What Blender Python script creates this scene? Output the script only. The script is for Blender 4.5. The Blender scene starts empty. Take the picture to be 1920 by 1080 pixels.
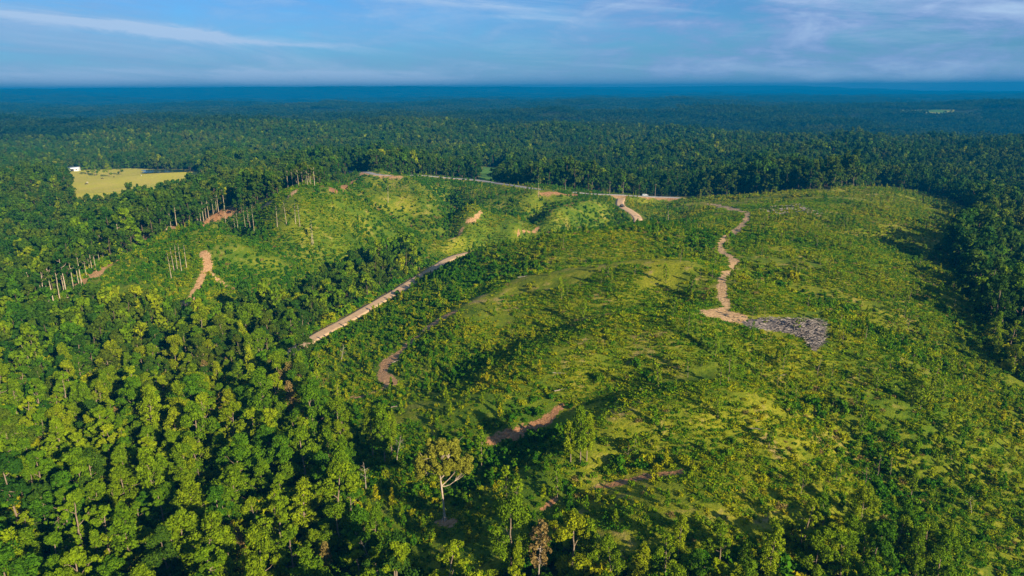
import bpy, math
import numpy as np
from mathutils import Matrix, Vector

# ------------------------------------------------------------------ camera, world, sun, exposure
SC = bpy.context.scene
COL = SC.collection
R = math.radians
FPX = 1297.0
CAM_H = 85.0
PITCH = R(16.08)
ROLL = R(-0.33)
cam_d = bpy.data.cameras.new("camera")
cam_d.sensor_width = 36.0
cam_d.lens = FPX * 36.0 / 1920.0
cam_d.clip_start = 1.0
cam_d.clip_end = 60000.0
cam = bpy.data.objects.new("camera", cam_d)
COL.objects.link(cam)
CM = Matrix.Translation((0, 0, CAM_H)) @ Matrix.Rotation(R(90) - PITCH, 4, 'X') @ Matrix.Rotation(ROLL, 4, 'Z')
cam.matrix_world = CM
SC.camera = cam

SUN_AZ = R(140.0)      # clockwise from +Y: the low sun stands behind the camera, to its right
SUN_EL = R(22.0)
sd = Vector((math.sin(SUN_AZ) * math.cos(SUN_EL), math.cos(SUN_AZ) * math.cos(SUN_EL), math.sin(SUN_EL)))
sl = bpy.data.lights.new("sun", 'SUN')
sl.energy = 5.0
sl.angle = R(0.6)
sl.color = (1.0, 0.84, 0.60)
sun = bpy.data.objects.new("sun", sl)
COL.objects.link(sun)
sun.rotation_euler = sd.to_track_quat('Z', 'Y').to_euler()
sun.location = (0, 0, 300)

SC.view_settings.view_transform = 'Standard'
SC.view_settings.look = 'None'
SC.view_settings.gamma = 1
SC.view_settings.use_curve_mapping = False
SC.view_settings.exposure = 1.02
SC.render.engine = 'CYCLES'
cy = SC.cycles
cy.max_bounces = 6
cy.diffuse_bounces = 4
cy.glossy_bounces = 1
cy.transmission_bounces = 3
cy.transparent_max_bounces = 4
cy.volume_bounces = 0
cy.use_denoising = True
cy.sample_clamp_indirect = 4.0
try:
    cy.denoiser = 'OPENIMAGEDENOISE'
    cy.denoising_prefilter = 'ACCURATE'
except Exception:
    pass


class NT:
    """small helper for writing node trees as expressions"""
    def __init__(s, tree):
        s.t = tree
        tree.nodes.clear()

    def n(s, kind, **kw):
        nd = s.t.nodes.new(kind)
        for k, v in kw.items():
            setattr(nd, k, v)
        return nd

    def put(s, sock, v):
        if hasattr(v, 'is_output'):
            s.t.links.new(v, sock)
        elif isinstance(v, (tuple, list)):
            v = tuple(v)
            if len(sock.default_value) == 4 and len(v) == 3:
                v = v + (1.0,)
            sock.default_value = v
        else:
            sock.default_value = v

    def m(s, op, a, b=None, c=None, clamp=False):
        nd = s.n('ShaderNodeMath', operation=op, use_clamp=clamp)
        s.put(nd.inputs[0], a)
        if b is not None: s.put(nd.inputs[1], b)
        if c is not None: s.put(nd.inputs[2], c)
        return nd.outputs[0]

    def vm(s, op, a, b=None):
        nd = s.n('ShaderNodeVectorMath', operation=op)
        s.put(nd.inputs[0], a)
        if b is not None: s.put(nd.inputs[1], b)
        return nd.outputs[0]

    def noise(s, vec, scale, detail=3.0, rough=0.55, dist=0.0):
        nd = s.n('ShaderNodeTexNoise')
        s.put(nd.inputs['Vector'], vec)
        nd.inputs['Scale'].default_value = scale
        nd.inputs['Detail'].default_value = detail
        nd.inputs['Roughness'].default_value = rough
        nd.inputs['Distortion'].default_value = dist
        return nd.outputs['Fac']

    def ss(s, v, lo, hi):
        nd = s.n('ShaderNodeMapRange', interpolation_type='SMOOTHSTEP')
        s.put(nd.inputs[0], v)
        s.put(nd.inputs[1], lo)
        s.put(nd.inputs[2], hi)
        return nd.outputs[0]

    def mix(s, f, a, b):
        nd = s.n('ShaderNodeMix', data_type='RGBA')
        s.put(nd.inputs[0], f)
        s.put(nd.inputs[6], a)
        s.put(nd.inputs[7], b)
        return nd.outputs[2]

    def scale(s, colr, f):
        nd = s.n('ShaderNodeMix', data_type='RGBA', blend_type='MULTIPLY')
        nd.inputs[0].default_value = 1.0
        s.put(nd.inputs[6], colr)
        c = s.n('ShaderNodeCombineXYZ')
        for i in range(3): s.put(c.inputs[i], f)
        s.put(nd.inputs[7], c.outputs[0])
        return nd.outputs[2]


def make_world():
    w = bpy.data.worlds.new("World")
    SC.world = w
    w.use_nodes = True
    T = NT(w.node_tree)
    out = T.n('ShaderNodeOutputWorld')
    bg = T.n('ShaderNodeBackground')
    sky = T.n('ShaderNodeTexSky', sky_type='NISHITA')
    sky.sun_disc = False
    sky.sun_elevation = SUN_EL
    sky.sun_rotation = SUN_AZ
    sky.air_density = 1.0
    sky.dust_density = 0.4
    sky.ozone_density = 3.0
    tc = T.n('ShaderNodeTexCoord')
    sep = T.n('ShaderNodeSeparateXYZ')
    T.put(sep.inputs[0], tc.outputs['Generated'])
    x, y, z = sep.outputs
    az = T.m('ARCTAN2', x, y)
    el = z
    # cirrus: long soft streaks, in directions of the sky
    c1 = T.n('ShaderNodeCombineXYZ')
    T.put(c1.inputs[0], T.m('MULTIPLY', az, 3.0))
    T.put(c1.inputs[1], T.m('MULTIPLY', T.m('ADD', el, T.m('MULTIPLY', az, 0.07)), 24.0))
    n1 = T.noise(c1.outputs[0], 1.0, 7.0, 0.62, 0.6)
    c2 = T.n('ShaderNodeCombineXYZ')
    T.put(c2.inputs[0], T.m('MULTIPLY', az, 7.0))
    T.put(c2.inputs[1], T.m('MULTIPLY', T.m('ADD', el, T.m('MULTIPLY', az, 0.09)), 34.0))
    c2.inputs[2].default_value = 4.7
    n2 = T.noise(c2.outputs[0], 1.0, 8.0, 0.66, 0.9)
    c3 = T.n('ShaderNodeCombineXYZ')
    T.put(c3.inputs[0], T.m('MULTIPLY', az, 9.0))
    T.put(c3.inputs[1], T.m('MULTIPLY', el, 30.0))
    c3.inputs[2].default_value = 2.2
    n3_ = T.noise(c3.outputs[0], 1.0, 9.0, 0.62, 0.4)
    right = T.ss(az, -0.12, 0.30)

    def streak(az0, el0, az1, el1, width, gain):
        # soft band along a line in azimuth / elevation
        k = (el1 - el0) / (az1 - az0)
        line = T.m('ADD', T.m('MULTIPLY', T.m('SUBTRACT', az, az0), k), el0)
        d = T.m('DIVIDE', T.m('SUBTRACT', T.m('ADD', el, T.m('MULTIPLY', T.m('SUBTRACT', n2, 0.5), 0.034)), line), width)
        g = T.m('POWER', 2.718, T.m('MULTIPLY', T.m('MULTIPLY', d, d), -1.0))
        w0 = (az1 - az0) * 0.25
        win = T.m('MULTIPLY', T.ss(az, az0 - w0 * .5, az0 + w0), T.ss(az, az1 + w0 * .5, az1 - w0))
        return T.m('MULTIPLY', T.m('MULTIPLY', g, win), T.m('MULTIPLY', T.m('SUBTRACT', T.m('MULTIPLY', n1, 2.6), 0.62), gain))
    a = streak(-0.66, 0.088, -0.16, 0.047, 0.0058, 1.0)
    b = streak(-0.26, 0.130, 0.14, 0.083, 0.008, 0.85)
    c = streak(-0.62, 0.013, -0.02, 0.010, 0.012, 1.1)
    e = streak(0.25, 0.030, 0.55, 0.004, 0.007, 0.75)
    f = streak(-0.80, 0.02, -0.45, 0.012, 0.012, 0.6)
    puff = T.m('MULTIPLY', T.ss(n3_, 0.50, 0.74), T.m('ADD', 0.25, T.m('MULTIPLY', right, 0.35)))
    soft = T.m('ADD', puff, T.m('ADD', T.m('MULTIPLY', T.ss(n1, 0.46, 0.72), 0.5), T.m('MULTIPLY', T.m('SUBTRACT', 1.0, T.ss(el, 0.0, 0.05)), 0.35)))
    white = T.m('MAXIMUM', 0.0, T.m('MINIMUM', T.m('ADD', T.m('ADD', T.m('ADD', a, b), T.m('ADD', c, e)), T.m('ADD', soft, f)), 0.92))
    low = T.m('SUBTRACT', 1.0, T.ss(T.m('ABSOLUTE', el), 0.0, 0.10))
    # base sky, pulled to the deep blue of the photograph's air
    base = T.scale(sky.outputs[0], 0.062)
    tint = T.n('ShaderNodeMix', data_type='RGBA', blend_type='MULTIPLY')
    tint.inputs[0].default_value = 1.0
    T.put(tint.inputs[6], base)
    tint.inputs[7].default_value = (0.30, 0.62, 1.0, 1)
    base = T.mix(T.m('MULTIPLY', low, 0.55), tint.outputs[2], (0.075, 0.200, 0.370, 1))
    greyc = T.m('MULTIPLY', T.m('MULTIPLY', T.m('MAXIMUM', right, 0.30), T.ss(n3_, 0.36, 0.60)), T.m('ADD', 0.45, T.m('MULTIPLY', n1, 0.75)), clamp=True)
    base = T.mix(greyc, base, (0.135, 0.205, 0.380, 1))
    lowleft = T.m('MULTIPLY', T.m('MULTIPLY', T.m('SUBTRACT', 1.0, T.ss(az, -0.55, -0.30)), T.ss(n1, 0.38, 0.62)), 0.5)
    base = T.mix(lowleft, base, (0.115, 0.195, 0.330, 1))
    base = T.mix(white, base, (0.235, 0.330, 0.465, 1))
    up = T.ss(el, -0.02, 0.0)
    base = T.mix(up, (0.015, 0.04, 0.06, 1), base)
    T.put(bg.inputs[0], base)
    bg.inputs[1].default_value = 0.93
    T.t.links.new(bg.outputs[0], out.inputs[0])


make_world()

# ------------------------------------------------------------------ maths helpers
RNG = np.random.default_rng(11)
A = np.array


def hash2(ix, iy, seed):
    h = (ix.astype(np.int64) * 374761393 + iy.astype(np.int64) * 668265263 + seed * 1442695041) & 0xffffffff
    h = ((h ^ (h >> 13)) * 1274126177) & 0xffffffff
    h = h ^ (h >> 16)
    return (h & 0xffff) / 65535.0


def vnoise(x, y, seed=0):
    ix, iy = np.floor(x), np.floor(y)
    fx, fy = x - ix, y - iy
    fx = fx * fx * fx * (fx * (fx * 6 - 15) + 10); fy = fy * fy * fy * (fy * (fy * 6 - 15) + 10)
    a = hash2(ix, iy, seed); b = hash2(ix + 1, iy, seed)
    c = hash2(ix, iy + 1, seed); d = hash2(ix + 1, iy + 1, seed)
    return (a + (b - a) * fx) * (1 - fy) + (c + (d - c) * fx) * fy - 0.5


def fbm(x, y, wl, seed=0, octv=4, gain=0.5):
    s = 0; amp = 1.0
    for i in range(octv):
        ang = 0.6 * i + seed
        xr = x * math.cos(ang) - y * math.sin(ang); yr = x * math.sin(ang) + y * math.cos(ang)
        s = s + amp * vnoise(xr / wl + 17.3 * i, yr / wl - 9.1 * i, seed + i)
        wl *= 0.5; amp *= gain
    return s


def sstep(v, lo, hi):
    t = np.clip((v - lo) / (hi - lo), 0, 1)
    return t * t * (3 - 2 * t)


CR = np.array(CM.to_3x3())


def ray(u, v):
    d = np.array([(u - 960) / FPX, -(v - 540) / FPX, -1.0])
    d = CR @ d
    return d / np.linalg.norm(d)


def at_z(u, v, z):
    d = ray(u, v)
    t = (z - CAM_H) / d[2]
    return np.array([d[0] * t, d[1] * t])


def project(x, y, z):
    p = np.stack([x, y, z - CAM_H], -1) @ CR
    dep = -p[..., 2]
    dd = np.where(dep < 1, 1, dep)
    return 960 + FPX * p[..., 0] / dd, 540 - FPX * p[..., 1] / dd, dep


# ------------------------------------------------------------------ the land
CTRL = [  # pixel in the photograph, height of the ground there
    (915, 482, -9), (1010, 488, -11), (1110, 470, -9), (1180, 440, -3), (565, 655, -3), (650, 605, -3), (760, 540, -3), (870, 474, -5), (1200, 412, 3), (1165, 385, 5),
    (1350, 600, 22), (1360, 480, 22), (1390, 400, 20), (1330, 700, 22), (1300, 800, 20), (1250, 900, 16), (1200, 1000, 12),
    (1600, 500, 20), (1600, 600, 20), (1650, 420, 19), (1650, 352, 14), (1500, 380, 17), (1500, 700, 20),
    (950, 457, 17), (900, 469, 13), (925, 462, 15), (880, 480, 10), (1100, 438, 17), (1200, 422, 17), (1330, 382, 17), (1300, 450, 21),
    (700, 600, 0), (800, 560, 5), (900, 500, 12), (750, 650, 4), (850, 590, 11), (730, 710, 3), (1000, 600, 18), (1050, 520, 20),
    (1000, 780, 12), (833, 980, 3), (700, 850, 0), (950, 880, 7), (1150, 830, 14), (1100, 900, 10), (900, 700, 11), (1100, 700, 18),
    (1200, 600, 22), (1750, 600, 15), (1850, 700, 9), (1900, 850, 6), (1800, 1000, 4), (1600, 1000, 6), (1700, 800, 13), (1500, 900, 13),
    (1830, 480, 9), (1920, 600, 1), (1900, 430, -2), (2100, 600, -3), (2100, 800, -2), (1820, 400, 9),
    (0, 1080, 0), (300, 1080, 0), (500, 1000, 0), (0, 800, -3), (300, 800, -3), (500, 750, -2), (0, 650, -4), (250, 640, -6), (450, 620, -6),
    (60, 575, 1), (200, 500, 7), (300, 445, 12), (350, 440, 15), (400, 430, 15), (380, 480, 14), (360, 570, 2), (500, 480, 9), (600, 500, 1),
    (480, 560, -3), (150, 560, 0), (250, 520, 6), (300, 600, -4),
    (450, 435, 7), (520, 375, 24), (600, 366, 26), (560, 395, 23), (640, 384, 23), (700, 405, 17), (740, 424, 11), (780, 441, 5), (820, 458, -1),
    (650, 440, 11), (700, 455, 3), (620, 470, 5), (740, 470, -5), (560, 440, 13), (790, 480, -7),
    (660, 362, 9), (700, 375, 4), (730, 390, 1), (770, 408, -3), (810, 425, -7), (840, 444, -11),
    (690, 340, 17), (740, 350, 20), (780, 364, 19), (805, 382, 14), (770, 388, 9), (700, 358, 12),
    (835, 372, 6), (845, 398, -3), (838, 422, -8), (820, 350, 10), (870, 362, 9),
    (875, 400, 8), (868, 428, -1), (900, 395, 14), (950, 385, 17), (930, 412, 9), (920, 440, -3), (960, 362, 12),
    (985, 405, 6), (1000, 432, -5), (1010, 385, 10), (1050, 392, 14), (1045, 418, 6), (1090, 380, 11), (1110, 410, 4), (1130, 395, 9),
    (690, 322, 14), (800, 332, 13), (1000, 352, 9), (1160, 370, 6), (1270, 378, 6), (1230, 398, -2), (1260, 404, -4), (1300, 400, 2), (1320, 385, 9), (900, 342, 11),
    (300, 350, -2), (150, 360, -2), (0, 520, -1), (100, 430, 2), (0, 345, 14), (60, 350, 10), (250, 410, 2), (400, 380, 6),
    (-300, 500, 0), (-300, 700, 0), (-300, 1000, 0), (1500, 340, 2), (1750, 350, 2), (2100, 450, -4), (2300, 1000, -2), (1000, 1300, 0), (500, 1500, 0), (1600, 1400, 0),
    (1100, 340, 2), (600, 320, 8), (950, 330, 4),
]
CX = A([np.append(at_z(u, v, z), z) for u, v, z in CTRL])


def tps_fit(P, smooth=6.0):
    n = len(P)
    d2 = ((P[:, None, :2] - P[None, :, :2]) ** 2).sum(-1) + 1e-9
    K = 0.5 * d2 * np.log(d2) * 1e-4 + np.eye(n) * smooth * 1e-2
    Q = np.c_[np.ones(n), P[:, :2] * 1e-2]
    M = np.zeros((n + 3, n + 3)); M[:n, :n] = K; M[:n, n:] = Q; M[n:, :n] = Q.T
    return np.linalg.solve(M, np.append(P[:, 2], [0, 0, 0]))


WTS = tps_fit(CX)


def tps(x, y):
    xs, ys = x.ravel(), y.ravel()
    o = np.empty(xs.shape)
    for i in range(0, len(xs), 40000):
        a, b = xs[i:i + 40000], ys[i:i + 40000]
        d2 = (a[:, None] - CX[None, :, 0]) ** 2 + (b[:, None] - CX[None, :, 1]) ** 2 + 1e-9
        o[i:i + 40000] = (0.5 * d2 * np.log(d2) * 1e-4) @ WTS[:-3] + WTS[-3] + (a * WTS[-2] + b * WTS[-1]) * 1e-2
    return o.reshape(x.shape)


def far_land(x, y):
    r = np.hypot(x, y)
    h = (14 + 12 * sstep(r, 700, 1400)) * fbm(x, y, 330, 3, 3)
    ridge = 1 - 2 * np.abs(fbm(x * .42 + .2 * y, y, 1700, 15, 3, .4))          # long wooded ridges lying across the view
    h = h + 62 * (ridge - .62) * sstep(r, 900, 2200) + 190 * fbm(x * .38, y, 3300, 8, 3) * sstep(r, 3500, 8000)
    h = h + 2 - 12 * sstep(r, 900, 3000) + 58 * sstep(r, 4500, 8500)
    h = h + (38 + 46 * fbm(x, y * .3, 1500, 19, 3)) * sstep(r, 8800, 10800)
    return np.where(h > 60, 60 + 56 * np.tanh((h - 60) / 60), h)


FOLDS = []      # spurs and gullies: (line in xy, width, height)
ROADS = []      # filled below: (points in xy, half width, z smoothed)


def base_h(x, y):
    x = np.asarray(x, float); y = np.asarray(y, float)
    d = np.hypot(x, y - 300)
    w = sstep(d, 360, 640)
    near = w < 0.999
    out = far_land(x, y)
    if near.any():
        t = np.clip(tps(x[near], y[near]), -14, 29)
        micro = 5.2 * fbm(x[near], y[near], 68, 21, 4, .45)
        for P, sg, am in FOLDS:
            dd, _ = seg_dist(x[near], y[near], P)
            micro = micro + am * np.exp(-(dd / sg) ** 2)
        out[near] = out[near] * w[near] + (t + micro) * (1 - w[near])
    return out


def seg_dist(x, y, P):
    best = np.full(x.shape, 1e9); bt = np.zeros(x.shape)
    for i in range(len(P) - 1):
        ax, ay = P[i]; bx, by = P[i + 1]
        L2 = (bx - ax) ** 2 + (by - ay) ** 2 + 1e-9
        t = np.clip(((x - ax) * (bx - ax) + (y - ay) * (by - ay)) / L2, 0, 1)
        d = np.hypot(x - ax - t * (bx - ax), y - ay - t * (by - ay))
        k = d < best
        best[k] = d[k]; bt[k] = i + t[k]
    return best, bt


def near_box(x, y, P, pad):
    lo = P.min(0) - pad; hi = P.max(0) + pad
    return (x > lo[0]) & (x < hi[0]) & (y > lo[1]) & (y < hi[1])


def height(x, y):
    x = np.asarray(x, float); y = np.asarray(y, float)
    sc = x.ndim == 0
    if sc: x = x[None]; y = y[None]
    h = base_h(x, y)
    h += 0.55 * fbm(x, y, 14, 31, 3) * (1 - sstep(np.hypot(x, y), 600, 1200))
    for P, hw, zr in ROADS:
        k = near_box(x, y, P, hw + 9)
        if k.any():
            d, t = seg_dist(x[k], y[k], P)
            w = 1 - sstep(d, hw + 0.5, hw + 7)
            z = np.interp(t, np.arange(len(P)), zr)
            h[k] = h[k] * (1 - w) + z * w
    return h[0] if sc else h


def hit(u, v, lift=0.0):
    """the point of the land seen at a pixel of the photograph"""
    d = ray(u, v)
    t = np.concatenate([np.arange(60, 900, 2.0), np.arange(900, 9000, 12.0)])
    x, y, z = d[0] * t, d[1] * t, CAM_H + d[2] * t
    below = np.nonzero(z < base_h(x, y) + lift)[0]
    i = below[0] if len(below) else len(t) - 1
    return A([x[i], y[i]])


def hits(L):
    return A([hit(*p) for p in L])


def smooth(P, step=3.0):
    P = A(P, dtype=float) if isinstance(P, list) else P
    Q = [P[0]]
    for i in range(len(P) - 1):
        p0, p1, p2, p3 = P[max(i - 1, 0)], P[i], P[i + 1], P[min(i + 2, len(P) - 1)]
        n = max(2, int(np.linalg.norm(p2 - p1) / step))
        for k in range(1, n + 1):
            t = k / n
            Q.append(0.5 * (2 * p1 + (p2 - p0) * t + (2 * p0 - 5 * p1 + 4 * p2 - p3) * t * t + (3 * p1 - p0 - 3 * p2 + p3) * t ** 3))
    return A(Q)


_f = [  # spurs and gullies of the cleared hills, by where their line runs in the photograph
    ([(560, 365), (640, 385), (720, 422), (800, 452)], 17, 8), ([(655, 362), (700, 382), (760, 408), (820, 440)], 13, -13),
    ([(690, 338), (760, 357), (805, 385), (825, 412)], 15, 11), ([(832, 355), (845, 395), (838, 435)], 11, -13),
    ([(1020, 382), (960, 388), (905, 398), (875, 425), (850, 450)], 13, 10), ([(1020, 388), (1000, 430)], 9, -9),
    ([(1125, 392), (1060, 404), (1010, 424), (965, 446)], 10, 8), ([(1150, 392), (1130, 425)], 9, -6),
    ([(415, 415), (480, 440), (540, 472), (600, 500)], 14, -9), ([(300, 445), (380, 452), (460, 478), (560, 512)], 15, 7),
    ([(430, 398), (500, 395), (570, 420), (620, 455)], 13, 6),
    ([(900, 480), (1000, 472), (1150, 450), (1250, 440)], 13, 5), ([(905, 512), (1020, 497), (1150, 480), (1280, 470)], 10, -6),
    ([(850, 600), (960, 545), (1100, 520), (1280, 505)], 11, 6), ([(850, 690), (960, 620), (1100, 575), (1250, 555)], 10, -7),
    ([(900, 770), (1000, 690), (1120, 640), (1280, 620)], 10, 5), ([(960, 840), (1060, 760), (1180, 710), (1300, 690)], 8, -5),
    ([(1020, 880), (1150, 800), (1300, 760)], 8, 4), ([(1060, 940), (1200, 860), (1360, 830)], 8, -5),
    ([(1440, 430), (1600, 470), (1780, 560)], 15, 5), ([(1420, 500), (1560, 560), (1760, 640)], 12, -6),
    ([(1440, 560), (1620, 660), (1760, 760)], 11, 5), ([(1440, 700), (1560, 780), (1680, 900)], 9, -5), ([(1380, 760), (1480, 860), (1560, 960)], 9, 4),
]
_f = [(hits(p), sg * (1 if n < 11 else 1.15), am * (.85 if n < 11 else .5)) for n, (p, sg, am) in enumerate(_f)]
FOLDS.extend(_f)
gravel = np.concatenate([hits([(520, 690), (565, 655), (600, 632), (650, 605), (705, 573), (760, 540), (820, 503), (868, 476)]),
                         [at_z(915, 482, -8), at_z(1010, 488, -10), at_z(1110, 470, -8), at_z(1180, 440, -3)], hits([(1196, 412), (1178, 395), (1163, 382), (1165, 374)])])
gravel = smooth(gravel, 4)
paved = smooth(hits([(560, 316), (640, 320), (700, 324), (800, 333), (900, 344), (1000, 353), (1100, 363), (1165, 371), (1235, 375), (1275, 373)]), 6)
for P, hw in ((gravel, 2.7), (paved, 3.3)):
    zr = base_h(P[:, 0], P[:, 1])
    k = np.ones(15) / 15
    zr = np.convolve(np.pad(zr, 7, mode='edge'), k, 'valid') + .7
    ROADS.append((P, hw, zr))

TRACKS = [  # pixels along the bare scars, half width in metres, tone (0 red clay, 1 pale)
    ([(1330, 382), (1365, 390), (1405, 398)], 3.2, .85),
    ([(1403, 398), (1395, 418), (1375, 438), (1350, 462), (1362, 478), (1376, 492), (1358, 520), (1352, 548), (1362, 575), (1356, 600)], 1.9, .75),
    ([(1330, 590), (1362, 590), (1378, 600)], 3.3, .7),
    ([(848, 588), (810, 612), (775, 640), (748, 662), (722, 690), (722, 712), (735, 722)], 2.3, .35),
    ([(1052, 770), (1010, 798), (965, 822), (915, 836)], 1.6, .1),
    ([(1278, 884), (1230, 898), (1165, 908), (1120, 915)], .75, .1),
    ([(1040, 945), (1015, 958)], .6, .1),
    ([(384, 476), (388, 500), (375, 530), (362, 556), (342, 580)], 2.0, .45),
    ([(386, 500), (405, 525), (430, 540)], .6, .6),
    ([(150, 536), (200, 494), (250, 458), (300, 436), (345, 425)], 3.8, .45),
    ([(378, 424), (400, 410), (446, 400)], 3.4, .2),
    ([(398, 408), (425, 400), (446, 396)], 4.0, .1),
    ([(490, 390), (508, 382)], 2.2, .6), ([(545, 368), (556, 358)], 1.6, .6),
    ([(625, 360), (645, 350), (662, 342)], 3.0, .1),
    ([(850, 448), (868, 430), (890, 410), (900, 402)], 1.6, .5),
    ([(965, 447), (985, 438), (1010, 424)], .9, .4),
    ([(1018, 362), (1040, 364), (1065, 366), (1085, 366)], 3.5, .15),
    ([(680, 326), (712, 329), (745, 332)], 4.5, .4),
    ([(940, 520), (975, 518), (985, 520)], 0.8, .7),
    ([(1152, 372), (1165, 375), (1180, 373)], 5.5, .5),
    ([(1210, 378), (1240, 378), (1268, 376)], 3.0, .2),
    ([(1885, 400), (1920, 405), (1960, 408)], 2.5, .9),
    ([(822, 978), (848, 981)], 1.3, .3),
    ([(735, 722), (690, 742), (660, 745)], 0.8, .3),
]
TW = [(smooth(hits(p), 3), hw * .72, tn) for p, hw, tn in TRACKS]

PLY = lambda L: hits(L)
CLEAR = PLY([(70, 578), (130, 552), (200, 502), (300, 440), (380, 418), (430, 396), (520, 362), (600, 345), (640, 326), (690, 317),
             (800, 327), (900, 337), (1000, 347), (1100, 357), (1180, 366), (1290, 371), (1420, 364), (1560, 358), (1650, 350),
             (1740, 364), (1820, 392), (1848, 425), (1795, 470), (1790, 520), (1830, 570), (1850, 640), (1900, 700), (2060, 790), (2350, 1000),
             (2200, 1500), (1850, 1400), (1830, 1160), (1770, 1080), (1700, 1010), (1620, 975), (1500, 1000), (1420, 1030), (1300, 1060), (1150, 1060), (1020, 1075), (920, 1110),
             (760, 1120), (690, 1000), (675, 900), (630, 820), (590, 770), (590, 690), (575, 652), (640, 612), (700, 577), (755, 548), (795, 520), (800, 500),
             (740, 508), (660, 535), (580, 562), (500, 590), (420, 608), (300, 615), (150, 600)])
FIELD = PLY([(118, 320), (240, 316), (385, 324), (410, 348), (340, 368), (250, 380), (140, 390)])
FIELD2 = PLY([(903, 312), (948, 314), (958, 342), (898, 340)])
FIELD3 = PLY([(1676, 207), (1788, 206), (1792, 212), (1690, 212)])
HOLLOW = PLY([(0, 560), (0, 480), (0, 700)])


def inside(x, y, P):
    c = np.zeros(x.shape, bool)
    j = len(P) - 1
    for i in range(len(P)):
        xi, yi = P[i]; xj, yj = P[j]
        if yi != yj:
            c ^= ((yi > y) != (yj > y)) & (x < (xj - xi) * (y - yi) / (yj - yi) + xi)
        j = i
    return c


def cover(x, y):
    """clearing, field masks with a ragged edge"""
    wx = x + 7 * fbm(x, y, 22, 41, 3); wy = y + 7 * fbm(x, y, 22, 47, 3)
    return inside(wx, wy, CLEAR), inside(x, y, FIELD) | inside(x, y, FIELD2) | inside(x, y, FIELD3)


def dirt_mask(x, y, extra=0.0):
    m = np.zeros(x.shape); tn = np.zeros(x.shape)
    for P, hw, t in TW:
        k = near_box(x, y, P, hw + 8)
        if not k.any(): continue
        d, _ = seg_dist(x[k], y[k], P)
        jag = 1.0 + 1.5 * fbm(x[k], y[k], 5, 61, 3)
        v = 1 - sstep(d, hw * jag * .7 + extra, hw * jag * 1.3 + extra + .5)
        mk, tk = m[k], tn[k]
        b = v > mk
        mk[b] = v[b]; tk[b] = t
        m[k] = mk; tn[k] = tk
    return m, tn


def road_dist(x, y):
    best = np.full(x.shape, 1e3)
    for P, hw, _ in ROADS:
        k = near_box(x, y, P, 30)
        if k.any():
            d, _ = seg_dist(x[k], y[k], P)
            best[k] = np.minimum(best[k], d - hw)
    return best


# ------------------------------------------------------------------ materials
def mat(name):
    m = bpy.data.materials.new(name)
    m.use_nodes = True
    return m, NT(m.node_tree)


def finish(T, colr, rough=0.85, bump=None, bstr=0.5, bdist=0.3, spec=0.25):
    out = T.n('ShaderNodeOutputMaterial')
    p = T.n('ShaderNodeBsdfPrincipled')
    T.put(p.inputs['Base Color'], colr)
    p.inputs['Roughness'].default_value = rough
    p.inputs['Specular IOR Level'].default_value = spec
    if bump is not None:
        b = T.n('ShaderNodeBump')
        b.inputs['Strength'].default_value = bstr
        b.inputs['Distance'].default_value = bdist
        T.put(b.inputs['Height'], bump)
        T.t.links.new(b.outputs[0], p.inputs['Normal'])
    T.t.links.new(p.outputs[0], out.inputs[0])


def leaf_mat(name, cols, transl=0.30, wl=0.013, tone_gain=0.55):
    """foliage: per plant, per leaf cluster and slow change over the land"""
    m, T = mat(name)
    oi = T.n('ShaderNodeObjectInfo')
    at = T.n('ShaderNodeAttribute', attribute_name='tone')
    slow = T.noise(oi.outputs['Location'], wl, 2.0)
    rnd = oi.outputs['Random']
    f = T.m('ADD', T.m('MULTIPLY', rnd, 0.62), T.m('MULTIPLY', T.m('SUBTRACT', slow, 0.30), 1.0), clamp=True)
    f = T.m('ADD', f, T.m('MULTIPLY', T.m('SUBTRACT', at.outputs['Fac'], 0.5), 0.25), clamp=True)
    ramp = T.n('ShaderNodeValToRGB')
    T.put(ramp.inputs[0], f)
    el = ramp.color_ramp.elements
    while len(el) < len(cols): el.new(0.5)
    for i, c in enumerate(cols):
        el[i].position = i / (len(cols) - 1)
        el[i].color = (*c, 1)
    colr = T.scale(ramp.outputs[0], T.m('ADD', 1.0 - tone_gain * .5, T.m('MULTIPLY', at.outputs['Fac'], tone_gain)))
    out = T.n('ShaderNodeOutputMaterial')
    p = T.n('ShaderNodeBsdfPrincipled')
    T.put(p.inputs['Base Color'], colr)
    p.inputs['Roughness'].default_value = 0.7
    p.inputs['Specular IOR Level'].default_value = 0.04
    tr = T.n('ShaderNodeBsdfTranslucent')
    T.put(tr.inputs[0], colr)
    mx = T.n('ShaderNodeMixShader')
    mx.inputs[0].default_value = transl
    T.t.links.new(p.outputs[0], mx.inputs[1]); T.t.links.new(tr.outputs[0], mx.inputs[2])
    T.t.links.new(mx.outputs[0], out.inputs[0])
    return m


def bark_mat(name, a, b):
    m, T = mat(name)
    g = T.n('ShaderNodeTexCoord')
    n = T.noise(g.outputs['Object'], 2.2, 4.0, 0.6)
    n2 = T.noise(g.outputs['Object'], 0.35, 2.0)
    c = T.mix(T.ss(n, 0.35, 0.65), (*a, 1), (*b, 1))
    c = T.scale(c, T.m('ADD', 0.6, T.m('MULTIPLY', n2, 0.8)))
    finish(T, c, 0.9, n, 0.6, 0.05)
    return m


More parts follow.
